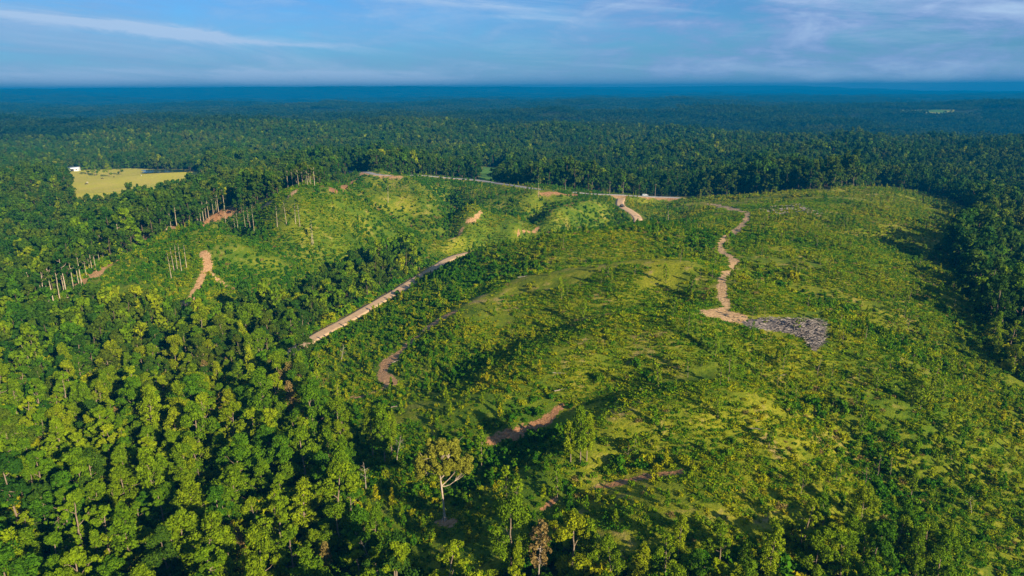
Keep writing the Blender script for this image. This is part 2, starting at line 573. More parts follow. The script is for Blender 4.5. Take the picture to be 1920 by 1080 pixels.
M = {}
M['broad'] = leaf_mat('broadleaf_foliage', [(0.037, 0.137, 0.008), (0.077, 0.181, 0.005), (0.158, 0.243, 0.005), (0.284, 0.309, 0.006)])
M['young'] = leaf_mat('yellow_green_foliage', [(0.069, 0.167, 0.005), (0.131, 0.230, 0.005), (0.216, 0.301, 0.006), (0.292, 0.333, 0.008)])
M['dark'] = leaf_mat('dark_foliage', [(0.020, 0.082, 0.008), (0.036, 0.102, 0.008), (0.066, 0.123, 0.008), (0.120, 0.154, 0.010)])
M['pine'] = leaf_mat('pine_foliage', [(0.022, 0.081, 0.008), (0.036, 0.097, 0.008), (0.072, 0.125, 0.008)])
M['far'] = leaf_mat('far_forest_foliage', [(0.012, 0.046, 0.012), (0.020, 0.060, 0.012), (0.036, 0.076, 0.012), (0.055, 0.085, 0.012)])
M['oak'] = leaf_mat('olive_oak_foliage', [(0.220, 0.235, 0.022), (0.277, 0.273, 0.026)], tone_gain=0.8)
M['brush'] = leaf_mat('brush_foliage', [(0.036, 0.147, 0.003), (0.076, 0.194, 0.003), (0.164, 0.257, 0.003), (0.278, 0.313, 0.003), (0.369, 0.331, 0.006)], wl=0.030)
M['brush_dark'] = leaf_mat('dark_brush_foliage', [(0.025, 0.114, 0.004), (0.041, 0.146, 0.003), (0.071, 0.181, 0.003), (0.124, 0.215, 0.003)], wl=0.030)  # deeper green of the dense shrub growing in gullies and lush ground
M['straw'] = leaf_mat('dry_foliage', [(0.20, 0.135, 0.045), (0.26, 0.19, 0.06), (0.24, 0.21, 0.045)], tone_gain=0.6)
M['bark'] = bark_mat('grey_bark', (0.16, 0.12, 0.08), (0.26, 0.20, 0.14))
M['palebark'] = bark_mat('pale_bark', (0.27, 0.21, 0.145), (0.50, 0.41, 0.30))
M['darkbark'] = bark_mat('dark_bark', (0.07, 0.05, 0.035), (0.12, 0.09, 0.06))
M['deadwood'] = bark_mat('dead_wood', (0.20, 0.165, 0.13), (0.38, 0.33, 0.27))


def ground_mat():
    m, T = mat('ground')
    g = T.n('ShaderNodeNewGeometry')
    P = g.outputs['Position']
    at = T.n('ShaderNodeAttribute', attribute_name='cover')     # r bare, g forest, b field
    sp = T.n('ShaderNodeSeparateColor')
    T.put(sp.inputs[0], at.outputs['Color'])
    bare, forest, field = sp.outputs
    at2 = T.n('ShaderNodeAttribute', attribute_name='kindof')   # r clay tone, g lushness, b ash
    sp2 = T.n('ShaderNodeSeparateColor')
    T.put(sp2.inputs[0], at2.outputs['Color'])
    tone, lush, ash = sp2.outputs
    n1 = T.noise(P, 0.035, 4.0, 0.6)
    n2 = T.noise(P, 0.22, 5.0, 0.65)
    n3 = T.noise(P, 1.6, 4.0, 0.7)
    n5 = T.noise(P, 4.5, 3.0, 0.7)
    n4 = T.noise(P, 0.09, 5.0, 0.62, 1.0)
    green = T.mix(T.ss(n2, 0.36, 0.66), (0.062, 0.122, 0.006, 1), (0.125, 0.170, 0.008, 1))
    yell = T.mix(T.ss(n3, 0.35, 0.65), (0.175, 0.205, 0.006, 1), (0.270, 0.260, 0.014, 1))
    f = T.m('ADD', T.m('MULTIPLY', T.ss(n1, 0.38, 0.62), 0.7), T.m('SUBTRACT', T.m('MULTIPLY', T.ss(n4, 0.42, 0.68), 0.75), T.m('MULTIPLY', lush, 0.75)), clamp=True)
    grass = T.mix(f, green, yell)
    straw = T.mix(n3, (0.26, 0.185, 0.060, 1), (0.34, 0.26, 0.11, 1))
    sp_f = T.m('MULTIPLY', T.m('MULTIPLY', T.ss(n4, 0.52, 0.66), T.ss(n2, 0.42, 0.60)), T.m('SUBTRACT', 0.9, T.m('MULTIPLY', lush, 0.7)))
    grass = T.mix(sp_f, grass, straw)
    grass = T.scale(grass, T.m('ADD', 0.0, T.m('MULTIPLY', T.m('ADD', T.m('MULTIPLY', n3, 0.8), T.m('MULTIPLY', n5, 0.8)), 1.15)))
    floor_ = T.mix(T.ss(n2, 0.4, 0.6), (0.012, 0.030, 0.006, 1), (0.035, 0.045, 0.012, 1))  # canopy shade put into the colour: floor kept dark so gaps look dark
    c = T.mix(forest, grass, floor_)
    fld = T.mix(T.ss(n1, 0.35, 0.65), (0.47, 0.43, 0.045, 1), (0.50, 0.42, 0.075, 1))
    fld = T.mix(T.ss(n2, 0.5, 0.75), fld, (0.42, 0.40, 0.04, 1))
    fld = T.mix(T.m('MULTIPLY', field, lush), fld, (0.08, 0.18, 0.03, 1))
    c = T.mix(field, c, fld)
    clay = T.mix(T.ss(n3, 0.35, 0.65), (0.20, 0.085, 0.035, 1), (0.37, 0.185, 0.085, 1))
    sand = T.mix(T.ss(n3, 0.3, 0.7), (0.36, 0.22, 0.095, 1), (0.62, 0.45, 0.24, 1))
    soil = T.mix(tone, clay, sand)
    bm = T.ss(T.m('ADD', bare, T.m('MULTIPLY', T.m('SUBTRACT', T.m('ADD', T.m('MULTIPLY', n3, .65), T.m('MULTIPLY', n2, .35)), 0.5), 3.2)), 0.42, 0.72)
    bm = T.m('MULTIPLY', bm, T.ss(bare, 0.02, 0.22))
    c = T.mix(bm, c, soil)
    ashc = T.mix(T.ss(n3, 0.3, 0.7), (0.10, 0.085, 0.08, 1), (0.20, 0.175, 0.16, 1))
    c = T.mix(T.ss(T.m('ADD', ash, T.m('MULTIPLY', T.m('SUBTRACT', n2, .5), .8)), 0.4, 0.6), c, ashc)
    finish(T, c, 0.95, T.m('ADD', T.m('MULTIPLY', n3, 0.5), T.m('MULTIPLY', n2, 1.2)), 1.0, 0.5, 0.1)
    return m


def simple_mat(name, a, b, sc=1.0, rough=0.9, bump=0.05, detail=5.0, metal=0.0):
    m, T = mat(name)
    g = T.n('ShaderNodeNewGeometry')
    n = T.noise(g.outputs['Position'], sc, detail, 0.65)
    n2 = T.noise(g.outputs['Position'], sc * 0.13, 3.0)
    c = T.mix(T.ss(n, 0.3, 0.7), (*a, 1), (*b, 1))
    c = T.scale(c, T.m('ADD', 0.75, T.m('MULTIPLY', n2, 0.5)))
    finish(T, c, rough, n, 0.5, bump)
    for nd in m.node_tree.nodes:
        if nd.type == 'BSDF_PRINCIPLED': nd.inputs['Metallic'].default_value = metal
    return m


# ------------------------------------------------------------------ mesh helpers
def mesh(name, V, F, mats, midx=None, tone=None, smooth_=False):
    V = np.asarray(V, np.float32); F = np.asarray(F, np.int32)
    me = bpy.data.meshes.new(name)
    k = F.shape[1]
    me.vertices.add(len(V)); me.vertices.foreach_set('co', V.ravel())
    me.loops.add(F.size); me.loops.foreach_set('vertex_index', F.ravel())
    me.polygons.add(len(F))
    me.polygons.foreach_set('loop_start', np.arange(0, F.size, k, dtype=np.int32))
    me.polygons.foreach_set('loop_total', np.full(len(F), k, np.int32))
    if midx is not None: me.polygons.foreach_set('material_index', np.asarray(midx, np.int32))
    if smooth_: me.polygons.foreach_set('use_smooth', np.ones(len(F), bool))
    for m_ in (mats if isinstance(mats, (list, tuple)) else [mats]): me.materials.append(m_)
    me.update(calc_edges=True)
    if tone is not None:
        a = me.attributes.new('tone', 'FLOAT', 'POINT'); a.data.foreach_set('value', np.asarray(tone, np.float32))
    return me


def link(name, me, parent=None, **props):
    o = bpy.data.objects.new(name, me)
    COL.objects.link(o)
    if parent is not None: o.parent = parent
    for k, v in props.items(): o[k] = v
    return o


class Geo:
    """collects quads"""
    def __init__(s): s.V = []; s.F = []; s.T = []; s.n = 0

    def add(s, V, F, tone=None):
        V = np.asarray(V, float); F = np.asarray(F, int)
        s.V.append(V); s.F.append(F + s.n); s.n += len(V)
        s.T.append(np.full(len(V), 0.5) if tone is None else np.asarray(tone, float))

    def get(s):
        return np.concatenate(s.V), np.concatenate(s.F), np.concatenate(s.T)

    def tube(s, pts, rad, k=6):
        pts = np.asarray(pts, float); rad = np.asarray(rad, float)
        d = np.gradient(pts, axis=0); d /= np.linalg.norm(d, axis=1)[:, None] + 1e-9
        ref = A([0.13, 0.91, 0.31]) if abs(d[0][2]) > .7 else A([0.1, 0.05, 1.0])
        u = np.cross(d, ref); u /= np.linalg.norm(u, axis=1)[:, None] + 1e-9
        w = np.cross(d, u)
        a = np.arange(k) * 2 * np.pi / k
        V = pts[:, None] + rad[:, None, None] * (np.cos(a)[None, :, None] * u[:, None] + np.sin(a)[None, :, None] * w[:, None])
        n = len(pts); i = np.arange(n - 1)[:, None] * k; j = np.arange(k)[None]; j2 = (j + 1) % k
        F = np.stack([i + j, i + j2, i + k + j2, i + k + j], -1).reshape(-1, 4)
        s.add(V.reshape(-1, 3), F)
        # close both ends
        if k == 4: s.F.append(A([[0, 1, 2, 3], [3, 2, 1, 0]]) + A([[0], [(n - 1) * k]]) + s.n - n * k)
        elif k == 6:
            b = s.n - n * k; e = b + (n - 1) * k
            s.F.append(A([[b, b + 1, b + 2, b + 3], [b, b + 3, b + 4, b + 5], [e + 3, e + 2, e + 1, e], [e + 5, e + 4, e + 3, e]]))

    def box(s, c, size, rz=0.0):
        x, y, z = A(size) / 2
        V = A([[-x, -y, -z], [x, -y, -z], [x, y, -z], [-x, y, -z], [-x, -y, z], [x, -y, z], [x, y, z], [-x, y, z]])
        cc, ss_ = math.cos(rz), math.sin(rz)
        V = V @ A([[cc, ss_, 0], [-ss_, cc, 0], [0, 0, 1]]) + A(c)
        s.add(V, [[0, 3, 2, 1], [4, 5, 6, 7], [0, 1, 5, 4], [1, 2, 6, 5], [2, 3, 7, 6], [3, 0, 4, 7]])

    def leaves(s, rng, C, Rr, n, size, squash=0.8, up=0.25, tone=None, drop=0.0):
        """n leaf sprays on each clump (centre C, radius Rr)"""
        m_ = len(C)
        d = rng.normal(size=(m_, n, 3)); d[..., 2] += up
        d /= np.linalg.norm(d, axis=-1)[..., None]
        rr = (0.45 + 0.6 * rng.random((m_, n)) ** 0.6) * Rr[:, None]
        p = C[:, None] + d * rr[..., None] * A([1, 1, squash])
        p[..., 2] -= drop * rng.random((m_, n))
        nn = d + 0.55 * rng.normal(size=d.shape); nn /= np.linalg.norm(nn, axis=-1)[..., None]
        t = np.cross(nn, rng.normal(size=d.shape)); t /= np.linalg.norm(t, axis=-1)[..., None] + 1e-9
        b = np.cross(nn, t)
        sz = size * (0.55 + 0.9 * rng.random((m_, n)))[..., None]
        t = t * sz; b = b * sz * 0.62
        bend = nn * sz * 0.35
        V = np.stack([p - t - bend, p + b * (0.8 + .4 * rng.random((m_, n, 1))), p + t - bend, p - b], 2)
        N = m_ * n
        tn = rng.random((m_, 1)) * 0.55 + rng.random((m_, n)) * 0.45 if tone is None else tone
        s.add(V.reshape(-1, 3), np.arange(N * 4).reshape(-1, 4), np.repeat(tn.ravel(), 4))


def limb(rng, a, b, sag=0.15, n=5):
    t = np.linspace(0, 1, n)[:, None]
    L = np.linalg.norm(b - a)
    mid = rng.normal(size=3) * L * 0.08 - A([0, 0, sag * L])
    return a + (b - a) * t + mid * (4 * t * (1 - t)) * 0.5


# ------------------------------------------------------------------ plant builders: each returns (wood Geo, leaf Geo)
def tree_broad(seed, H=14.0, Rc=4.2, bare=0.32, nc=46, nl=62, size=0.34, top=0.75, trunk=0.2, open_=0.0, limbs=14, lean=0.3):
    rng = np.random.default_rng(seed)
    W, L = Geo(), Geo()
    lx, ly = rng.normal(size=2) * lean
    def tr(f): return A([lx * f * f * 2, ly * f * f * 2, f * H])
    fs = np.linspace(0, 0.93, 8)
    W.tube([tr(f) + A([*rng.normal(size=2) * 0.06, -0.6 if f == 0 else 0]) for f in fs], trunk * (1 - fs * 0.86) + 0.03)
    # big lobes, then clumps around each
    nb = rng.integers(5, 9)
    C = []
    lob = []
    for i in range(nb):
        f = bare + (1 - bare) * (i + 0.5 + rng.uniform(-.3, .3)) / nb
        prof = math.sin(math.pi * min(1, max(0.05, ((f - bare) / (1 - bare)) ** top)) * 0.86 + 0.28)
        a = i * 2.4 + rng.uniform(-.6, .6)
        r = Rc * prof * rng.uniform(0.45, 0.75)
        c = tr(f) + A([math.cos(a) * r, math.sin(a) * r, rng.uniform(-.4, .4)])
        lob.append((c, Rc * (0.34 + 0.22 * rng.random()) * max(prof, 0.5)))
    lob.append((tr(0.95), Rc * 0.33))
    per = max(2, nc // len(lob))
    for c, r in lob:
        d = rng.normal(size=(per, 3)); d[:, 2] += 0.25; d /= np.linalg.norm(d, axis=1)[:, None]
        C.append(c + d * r * A([1, 1, .85]) * rng.uniform(.55, 1.15, (per, 1)))
        W.tube(limb(rng, tr(max(bare * .9, min(.9, (c[2] - r * .9) / H))), c), np.linspace(trunk * 0.42, 0.03, 5), 4)
    C = np.concatenate(C)
    for c in C[rng.permutation(len(C))[:limbs]]:
        k = min(range(len(lob)), key=lambda i: np.linalg.norm(lob[i][0] - c))
        W.tube(limb(rng, lob[k][0], c + (c - lob[k][0]) * .3, 0.0, 4), np.linspace(0.06, 0.02, 4), 4)
    Rr = Rc * rng.uniform(0.11, 0.27, len(C)) * (1 - open_ * .3)
    L.leaves(rng, C, Rr, nl, size)
    return W, L


def tree_slim(seed, H=15.0, Rc=2.2, bare=0.25, nc=40, nl=46, size=0.32, trunk=0.15):
    rng = np.random.default_rng(seed)
    W, L = Geo(), Geo()
    lx, ly = rng.normal(size=2) * 0.3
    tr = lambda f: A([lx * f * f, ly * f * f, f * H])
    fs = np.linspace(0, 0.97, 8)
    W.tube([tr(f) - A([0, 0, .6 if f == 0 else 0]) for f in fs], trunk * (1 - fs * .85) + .02)
    C = []
    for i in range(nc):
        f = bare + (1 - bare) * (i + rng.random()) / nc
        q = (f - bare) / (1 - bare)
        r = Rc * (0.30 + 0.85 * math.sin(math.pi * min(1, q ** .8) * .93 + .1)) * rng.uniform(.35, 1.0) * (1 - .3 * q)
        a = i * 2.399 + rng.uniform(-.5, .5)
        c = tr(f) + A([math.cos(a) * r, math.sin(a) * r, 0.25 * r])
        C.append(c)
        if i % 2 == 0: W.tube(limb(rng, tr(f * .95), c, 0.1, 4), [0.06, 0.05, 0.035, 0.02], 4)
    C = A(C)
    L.leaves(rng, C, rng.uniform(.45, .95, nc) * Rc / 2.2, nl, size, squash=1.1)
    return W, L


def tree_pine(seed, H=16.0, Rc=3.0, bare=0.42, nl=26, size=0.42, whorls=11, trunk=0.2, cols=5):
    rng = np.random.default_rng(seed)
    W, L = Geo(), Geo()
    lx, ly = rng.normal(size=2) * .35
    tr = lambda f: A([lx * f * f, ly * f * f, f * H])
    fs = np.linspace(0, 1.0, 8)
    W.tube([tr(f) - A([0, 0, .6 if f == 0 else 0]) for f in fs], trunk * (1 - fs * .85) + .02)
    C = []; RR = []
    for i in range(whorls):
        q = (i + .3) / whorls
        f = bare + (1 - bare) * q
        for k in range(cols):
            if rng.random() < .2: continue
            a = i * 1.1 + k * 2 * math.pi / cols + rng.uniform(-.4, .4)
            r = Rc * (1 - q) ** .7 * rng.uniform(.6, 1.1) * (0.65 + .5 * min(1, q * 3))
            base = tr(f)
            tip = base + A([math.cos(a) * r, math.sin(a) * r, r * rng.uniform(-.05, .35)])
            W.tube(limb(rng, base, tip, 0.05, 4), [0.06, 0.05, 0.035, 0.02], 4)
            for g in (0.55, 0.95):
                C.append(base + (tip - base) * g); RR.append(0.5 + .28 * r / Rc * rng.random())
    C.append(tr(1.0)); RR.append(.5)
    L.leaves(rng, A(C), A(RR) * Rc / 3.0 * 1.15, nl, size, squash=.6, up=.5)
    return W, L


def tree_lone():
    rng = np.random.default_rng(77)
    W, L = Geo(), Geo()
    H = 17.5
    trunk = [A([0.1, 0, -.8]), A([0.05, 0, 2]), A([-.12, 0, 5]), A([-.35, .1, 8.0]), A([-.5, 0, 10.0])]
    W.tube(trunk, [.28, .21, .18, .16, .15], 6)
    for k in range(5):   # root flare
        a = k * 1.26
        W.tube([A([math.cos(a) * .75, math.sin(a) * .75, -.35]), A([math.cos(a) * .3, math.sin(a) * .3, .25]), A([0, 0, 1.0])], [.09, .13, .1], 4)
    fork = trunk[-1]
    lobes = [((-3.1, .2, 12.6), 2.1), ((-1.7, .6, 15.3), 2.0), ((.3, -.2, 16.0), 1.6), ((2.0, .5, 15.0), 1.8), ((3.6, .3, 12.1), 2.0),
             ((1.5, -1.1, 12.4), 1.8), ((-1.0, -1.3, 12.2), 1.7), ((0, 1.8, 13.4), 2.0), ((-3.9, -.4, 10.6), 1.1), ((4.4, -.3, 11.4), 1.1), ((-2.2, 1.5, 11.5), 1.4), ((1.9, 1.6, 12.0), 1.5)]
    C = []; RR = []
    for c, r in lobes:
        c = A(c, dtype=float) if isinstance(c, list) else np.array(c, float)
        st = A([-.42, 0, 8.9]) if c[0] > 0 and c[2] < 13 else fork
        if c[0] > 3: st = A([-.32, .0, 7.4])
        p = limb(rng, st, c, 0.18 if c[2] < 13 else -.05, 6)
        W.tube(p, np.linspace(.10, .03, 6), 6)
        for k in range(5):
            e = c + rng.normal(size=3) * r * .55
            W.tube(limb(rng, p[3], e, 0, 4), [.06, .05, .03, .02], 4)
        n = int(12 + 5 * r)
        d = rng.normal(size=(n, 3)); d /= np.linalg.norm(d, axis=1)[:, None]
        C.append(c + d * r * rng.uniform(.35, 1.0, (n, 1)) * A([1, 1, .85])); RR.append(rng.uniform(.32, .68, n))
    L.leaves(rng, np.concatenate(C), np.concatenate(RR) * 1.15, 160, 0.19)
    return W, L


def tree_dead(seed, H=10.0, spread=3.0, trunk=.17, nb=9, tips=3):
    rng = np.random.default_rng(seed)
    W = Geo()
    bx, by = rng.normal(size=2) * .5
    tr = lambda f: A([bx * f * f + .15 * math.sin(f * 7), by * f * f, f * H])
    fs = np.linspace(0, 1, 8)
    W.tube([tr(f) - A([0, 0, .6 if f == 0 else 0]) for f in fs], trunk * (1 - fs * .8) + .015)
    for i in range(nb):
        f = .3 + .62 * (i + rng.random()) / nb
        a = i * 2.4 + rng.uniform(-.5, .5); r = spread * (1.1 - f * .7) * rng.uniform(.5, 1)
        e = tr(f) + A([math.cos(a) * r, math.sin(a) * r, r * rng.uniform(.3, 1.1)])
        p = limb(rng, tr(f), e, .12, 5)
        W.tube(p, np.linspace(trunk * .4, .02, 5), 4)
        for _ in range(tips):
            W.tube(limb(rng, p[rng.integers(2, 4)], e + rng.normal(size=3) * r * .35, 0, 3), [.035, .025, .015], 4)
    return W, None


def sapling(seed, H=3.2, Rc=0.9, nl=26, size=.2, nc=12):
    rng = np.random.default_rng(seed)
    W, L = Geo(), Geo()
    W.tube([A([0, 0, -.3]), A([0, 0, H * .5]), A([0.05, 0, H * .95])], [.05, .035, .012], 4)
    C = []; RR = []
    for i in range(nc):
        q = (i + rng.random() * .8) / nc
        a = i * 2.4; r = Rc * (1.0 - q) ** .8 * rng.uniform(.35, .9)
        C.append(A([math.cos(a) * r, math.sin(a) * r, H * (.12 + .88 * q)])); RR.append(Rc * (.48 - .28 * q))
        if i % 2: W.tube([A([0, 0, H * (.1 + .8 * q)]), C[-1]], [.02, .01], 4)
    L.leaves(rng, A(C), A(RR), nl, size, squash=1.0)
    return W, L


def shrub(seed, H=1.3, Rc=1.2, nc=9, nl=22, size=.22):
    rng = np.random.default_rng(seed)
    L = Geo()
    a = rng.random(nc) * 6.28; r = Rc * np.sqrt(rng.random(nc)) * .8
    C = np.stack([np.cos(a) * r, np.sin(a) * r, H * (.15 + .7 * rng.random(nc) * (1 - r / Rc * .5))], -1)
    L.leaves(rng, C, Rc * rng.uniform(.25, .5, nc), nl, size, squash=.9, up=.5)
    W = Geo()
    for c in C[:4]: W.tube([A([0, 0, -.2]), c], [.03, .012], 4)
    return W, L


def tuft(seed, H=.7, Rc=.9, n=46):
    """tall weeds: narrow upright blades"""
    rng = np.random.default_rng(seed)
    a = rng.random(n) * 6.28; r = Rc * np.sqrt(rng.random(n))
    b = np.stack([np.cos(a) * r, np.sin(a) * r, np.full(n, -.1)], -1)
    h = H * rng.uniform(.5, 1.3, n)
    tip = b + np.stack([rng.normal(size=n) * .3, rng.normal(size=n) * .3, h], -1)
    wd = rng.random(n) * 3.14
    w = np.stack([np.cos(wd), np.sin(wd), np.zeros(n)], -1) * rng.uniform(.06, .16, n)[:, None]
    mid = (b + tip) / 2 + A([0, 0, .08])
    V = np.stack([b, mid + w, tip, mid - w], 1)
    L = Geo(); L.add(V.reshape(-1, 3), np.arange(n * 4).reshape(-1, 4), np.repeat(rng.random(n), 4))
    return Geo(), L


def merged(name, wl, wood, leaf):
    W, L = wl
    G = Geo(); idx = []
    for g, i in ((W, 0), (L, 1)):
        if g is not None and g.n:
            V, F, T_ = g.get(); G.add(V, F, T_); idx += [i] * len(F)
    V, F, T_ = G.get()
    return mesh(name, V, F, [wood, leaf], idx, T_)


# ------------------------------------------------------------------ ground sheet
def build_ground():
    fine = np.concatenate([np.linspace(-180, -62, 30, endpoint=False), np.linspace(-62, -44, 40, endpoint=False),
                           np.linspace(-44, 44, 640, endpoint=False), np.linspace(44, 62, 40, endpoint=False), np.linspace(62, 180, 30)])
    r = [3.0]
    while r[-1] < 12400:
        c = r[-1]
        r.append(c * (1.10 if c < 70 else 1.0085 if c < 750 else 1.016 if c < 3000 else 1.03))
    r = A(r); a = np.radians(fine)
    Rg, Ag = np.meshgrid(r, a, indexing='ij')
    X, Y = Rg * np.sin(Ag), Rg * np.cos(Ag)
    Z = height(X.ravel(), Y.ravel()).reshape(X.shape)
    x, y = X.ravel(), Y.ravel()
    n, m_ = X.shape
    i = np.arange(n - 1)[:, None] * m_; j = np.arange(m_ - 1)[None]
    F = np.stack([i + j, i + m_ + j, i + m_ + j + 1, i + j + 1], -1).reshape(-1, 4)
    V = np.stack([x, y, Z.ravel()], -1)
    me = mesh('ground', V, F, ground_mat(), smooth_=True)
    cl, fd = cover(x, y)
    rr = np.hypot(x, y)
    d, tn = dirt_mask(x, y)
    rd = road_dist(x, y)
    verge = np.clip(1 - rd / 1.6, 0, 1) * (rd < 50)
    d = np.maximum(d, verge * .75); tn = np.where(verge > .3, .5, tn)
    ash = inside(x, y, ASH) * 1.0
    lushfield = inside(x, y, FIELD2) | inside(x, y, FIELD3)
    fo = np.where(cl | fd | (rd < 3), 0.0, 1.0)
    u, v, _ = project(x, y, Z.ravel())
    lush = np.where(lushfield, 1.0, np.where(fd, 0.0, lushness(x, y)))
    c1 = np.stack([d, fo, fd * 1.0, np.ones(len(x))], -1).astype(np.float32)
    c2 = np.stack([tn, lush, ash, np.ones(len(x))], -1).astype(np.float32)
    for nm, c in (('cover', c1), ('kindof', c2)):
        at = me.attributes.new(nm, 'FLOAT_COLOR', 'POINT'); at.data.foreach_set('color', c.ravel())
    link('ground', me, kind='structure')


ASH = PLY([(1388, 602), (1440, 600), (1520, 606), (1548, 618), (1545, 648), (1525, 668), (1508, 640), (1470, 628), (1400, 618)])
ASH2 = PLY([(1430, 392), (1525, 392), (1530, 402), (1450, 402)])
LUSH = PLY([(570, 660), (700, 580), (800, 525), (880, 478), (900, 500), (860, 590), (900, 640), (980, 700), (1040, 760), (1120, 850), (1000, 920), (1050, 1000),
            (900, 1080), (600, 1080), (640, 760)])
LUSH2 = PLY([(150, 545), (300, 445), (340, 460), (345, 540), (330, 590), (150, 590)])


def concave(x, y):
    s_ = 20.0
    return base_h(x, y) - (base_h(x + s_, y) + base_h(x - s_, y) + base_h(x, y + s_) + base_h(x, y - s_)) / 4


def lushness(x, y):
    wx = x + 10 * fbm(x, y, 30, 71, 3); wy = y + 10 * fbm(x, y, 30, 77, 3)
    l = (inside(wx, wy, LUSH) | inside(wx, wy, LUSH2)) * 1.0
    # the lower right shoulder of the hill is greener too
    l = np.maximum(l, sstep(x, 60, 110) * (1 - sstep(y, 150, 240)) * .7)
    l = np.maximum(l, sstep(y, 262, 300) * (x < 95) * .62)
    return l


build_ground()

# ------------------------------------------------------------------ roads
def strip(name, P, hw, zr, material, thick=.10, wob=0.25, seed=5, **props):
    P = np.asarray(P); d = np.gradient(P, axis=0); d /= np.linalg.norm(d, axis=1)[:, None] + 1e-9
    nrm = np.stack([-d[:, 1], d[:, 0]], -1)
    s = np.arange(len(P)) * 1.0
    V = []
    offs = [-1, -1, -.5, 0, .5, 1, 1]
    for k, o in enumerate(offs):
        w = hw + wob * 2 * vnoise(s / 3, s * 0 + k // 3 * 5, seed)
        q = P + nrm * (o * w)[:, None]
        z = zr + (thick + (.06 if abs(o) < .9 else 0)) if 0 < k < 6 else zr - .5
        V.append(np.c_[q, z])
    V = np.stack(V, 1).reshape(-1, 3)
    n, k = len(P), 7
    i = np.arange(n - 1)[:, None] * k; j = np.arange(k - 1)[None]
    F = np.stack([i + j, i + j + 1, i + k + j + 1, i + k + j], -1).reshape(-1, 4)
    return link(name, mesh(name, V, F, material), **props)


M['gravel'] = simple_mat('gravel', (0.44, 0.285, 0.155), (0.56, 0.385, 0.225), 0.9, 0.95, 0.05)
M['asphalt'] = simple_mat('asphalt', (0.20, 0.20, 0.20), (0.30, 0.30, 0.29), 0.4)
strip('road', ROADS[0][0], 2.9, ROADS[0][2], M['gravel'], .16, .3, kind='structure')
strip('paved_road', ROADS[1][0], 2.6, ROADS[1][2], M['asphalt'], .13, .05, kind='structure')

# ------------------------------------------------------------------ pond
pc = hit(290, 333)
a = np.linspace(0, 2 * np.pi, 40, endpoint=False)
rr = 1 + .25 * np.sin(a * 3 + 1)
V = np.c_[pc[0] + 42 * rr * np.cos(a), pc[1] + 46 + 14 * rr * np.sin(a)]
pz = float(height(V[:, 0], V[:, 1]).max()) + .05
V = np.concatenate([np.c_[V, np.full(40, pz)], [[pc[0], pc[1] + 46, pz]]])
POND = V[:-1, :2]
F = [[i, (i + 1) % 40, 40, 40] for i in range(40)]
me = bpy.data.meshes.new('water'); me.from_pydata([tuple(v) for v in V], [], [(i, (i + 1) % 40, 40) for i in range(40)])
mw, T = mat('pond_water'); finish(T, (0.02, 0.035, 0.03), 0.12, spec=.5); me.materials.append(mw)
link('water', me, kind='structure')

# ------------------------------------------------------------------ scattering
def grid_scatter(rng, x0, x1, y0, y1, step, jit=.5):
    gx, gy = np.meshgrid(np.arange(x0, x1, step), np.arange(y0, y1, step))
    gx = gx.ravel() + rng.uniform(-jit, jit, gx.size) * step
    gy = gy.ravel() + rng.uniform(-jit, jit, gy.size) * step
    return gx, gy


def in_wedge(x, y, deg=47, pad=12):
    return np.abs(x) < (y + pad) * math.tan(R(deg)) + 8


def gn_scatter(name, pts, rot, scl, idx, protos, **props):
    """one object that scatters the given forms on its own vertices"""
    pc_ = bpy.data.collections.new(name + '_forms')
    for i, me_ in enumerate(protos):
        o = bpy.data.objects.new('form_%02d' % i, me_); pc_.objects.link(o)
    me_ = bpy.data.meshes.new(name)
    me_.vertices.add(len(pts)); me_.vertices.foreach_set('co', np.asarray(pts, np.float32).ravel())
    at = me_.attributes.new('rot', 'FLOAT_VECTOR', 'POINT'); at.data.foreach_set('vector', np.asarray(rot, np.float32).ravel())
    at = me_.attributes.new('scl', 'FLOAT_VECTOR', 'POINT'); at.data.foreach_set('vector', np.asarray(scl, np.float32).ravel())
    at = me_.attributes.new('idx', 'INT', 'POINT'); at.data.foreach_set('value', np.asarray(idx, np.int32))
    o = link(name, me_, kind='stuff', **props)
    ng = bpy.data.node_groups.new(name + '_scatter', 'GeometryNodeTree')
    ng.interface.new_socket('Geometry', in_out='INPUT', socket_type='NodeSocketGeometry')
    ng.interface.new_socket('Geometry', in_out='OUTPUT', socket_type='NodeSocketGeometry')
    N = ng.nodes
    gi, go = N.new('NodeGroupInput'), N.new('NodeGroupOutput')
    iop = N.new('GeometryNodeInstanceOnPoints'); ci = N.new('GeometryNodeCollectionInfo')
    ci.inputs['Collection'].default_value = pc_
    ci.inputs['Separate Children'].default_value = True
    ci.inputs['Reset Children'].default_value = True
    def named(nm, ty):
        q = N.new('GeometryNodeInputNamedAttribute'); q.data_type = ty; q.inputs['Name'].default_value = nm
        return q.outputs['Attribute']
    e2r = N.new('FunctionNodeEulerToRotation')
    ng.links.new(named('rot', 'FLOAT_VECTOR'), e2r.inputs[0])
    ng.links.new(gi.outputs[0], iop.inputs['Points'])
    ng.links.new(ci.outputs[0], iop.inputs['Instance'])
    iop.inputs['Pick Instance'].default_value = True
    ng.links.new(named('idx', 'INT'), iop.inputs['Instance Index'])
    ng.links.new(e2r.outputs[0], iop.inputs['Rotation'])
    ng.links.new(named('scl', 'FLOAT_VECTOR'), iop.inputs['Scale'])
    ng.links.new(iop.outputs[0], go.inputs[0])
    md = o.modifiers.new('scatter', 'NODES'); md.node_group = ng
    return o


def zrot(rng, n, tilt=.06):
    return np.stack([rng.normal(size=n) * tilt, rng.normal(size=n) * tilt, rng.random(n) * 6.283], -1)


def usc(rng, n, lo, hi, tall=.15):
    s = rng.uniform(lo, hi, n)
    return np.stack([s, s, s * (1 + rng.uniform(-tall, tall, n))], -1)


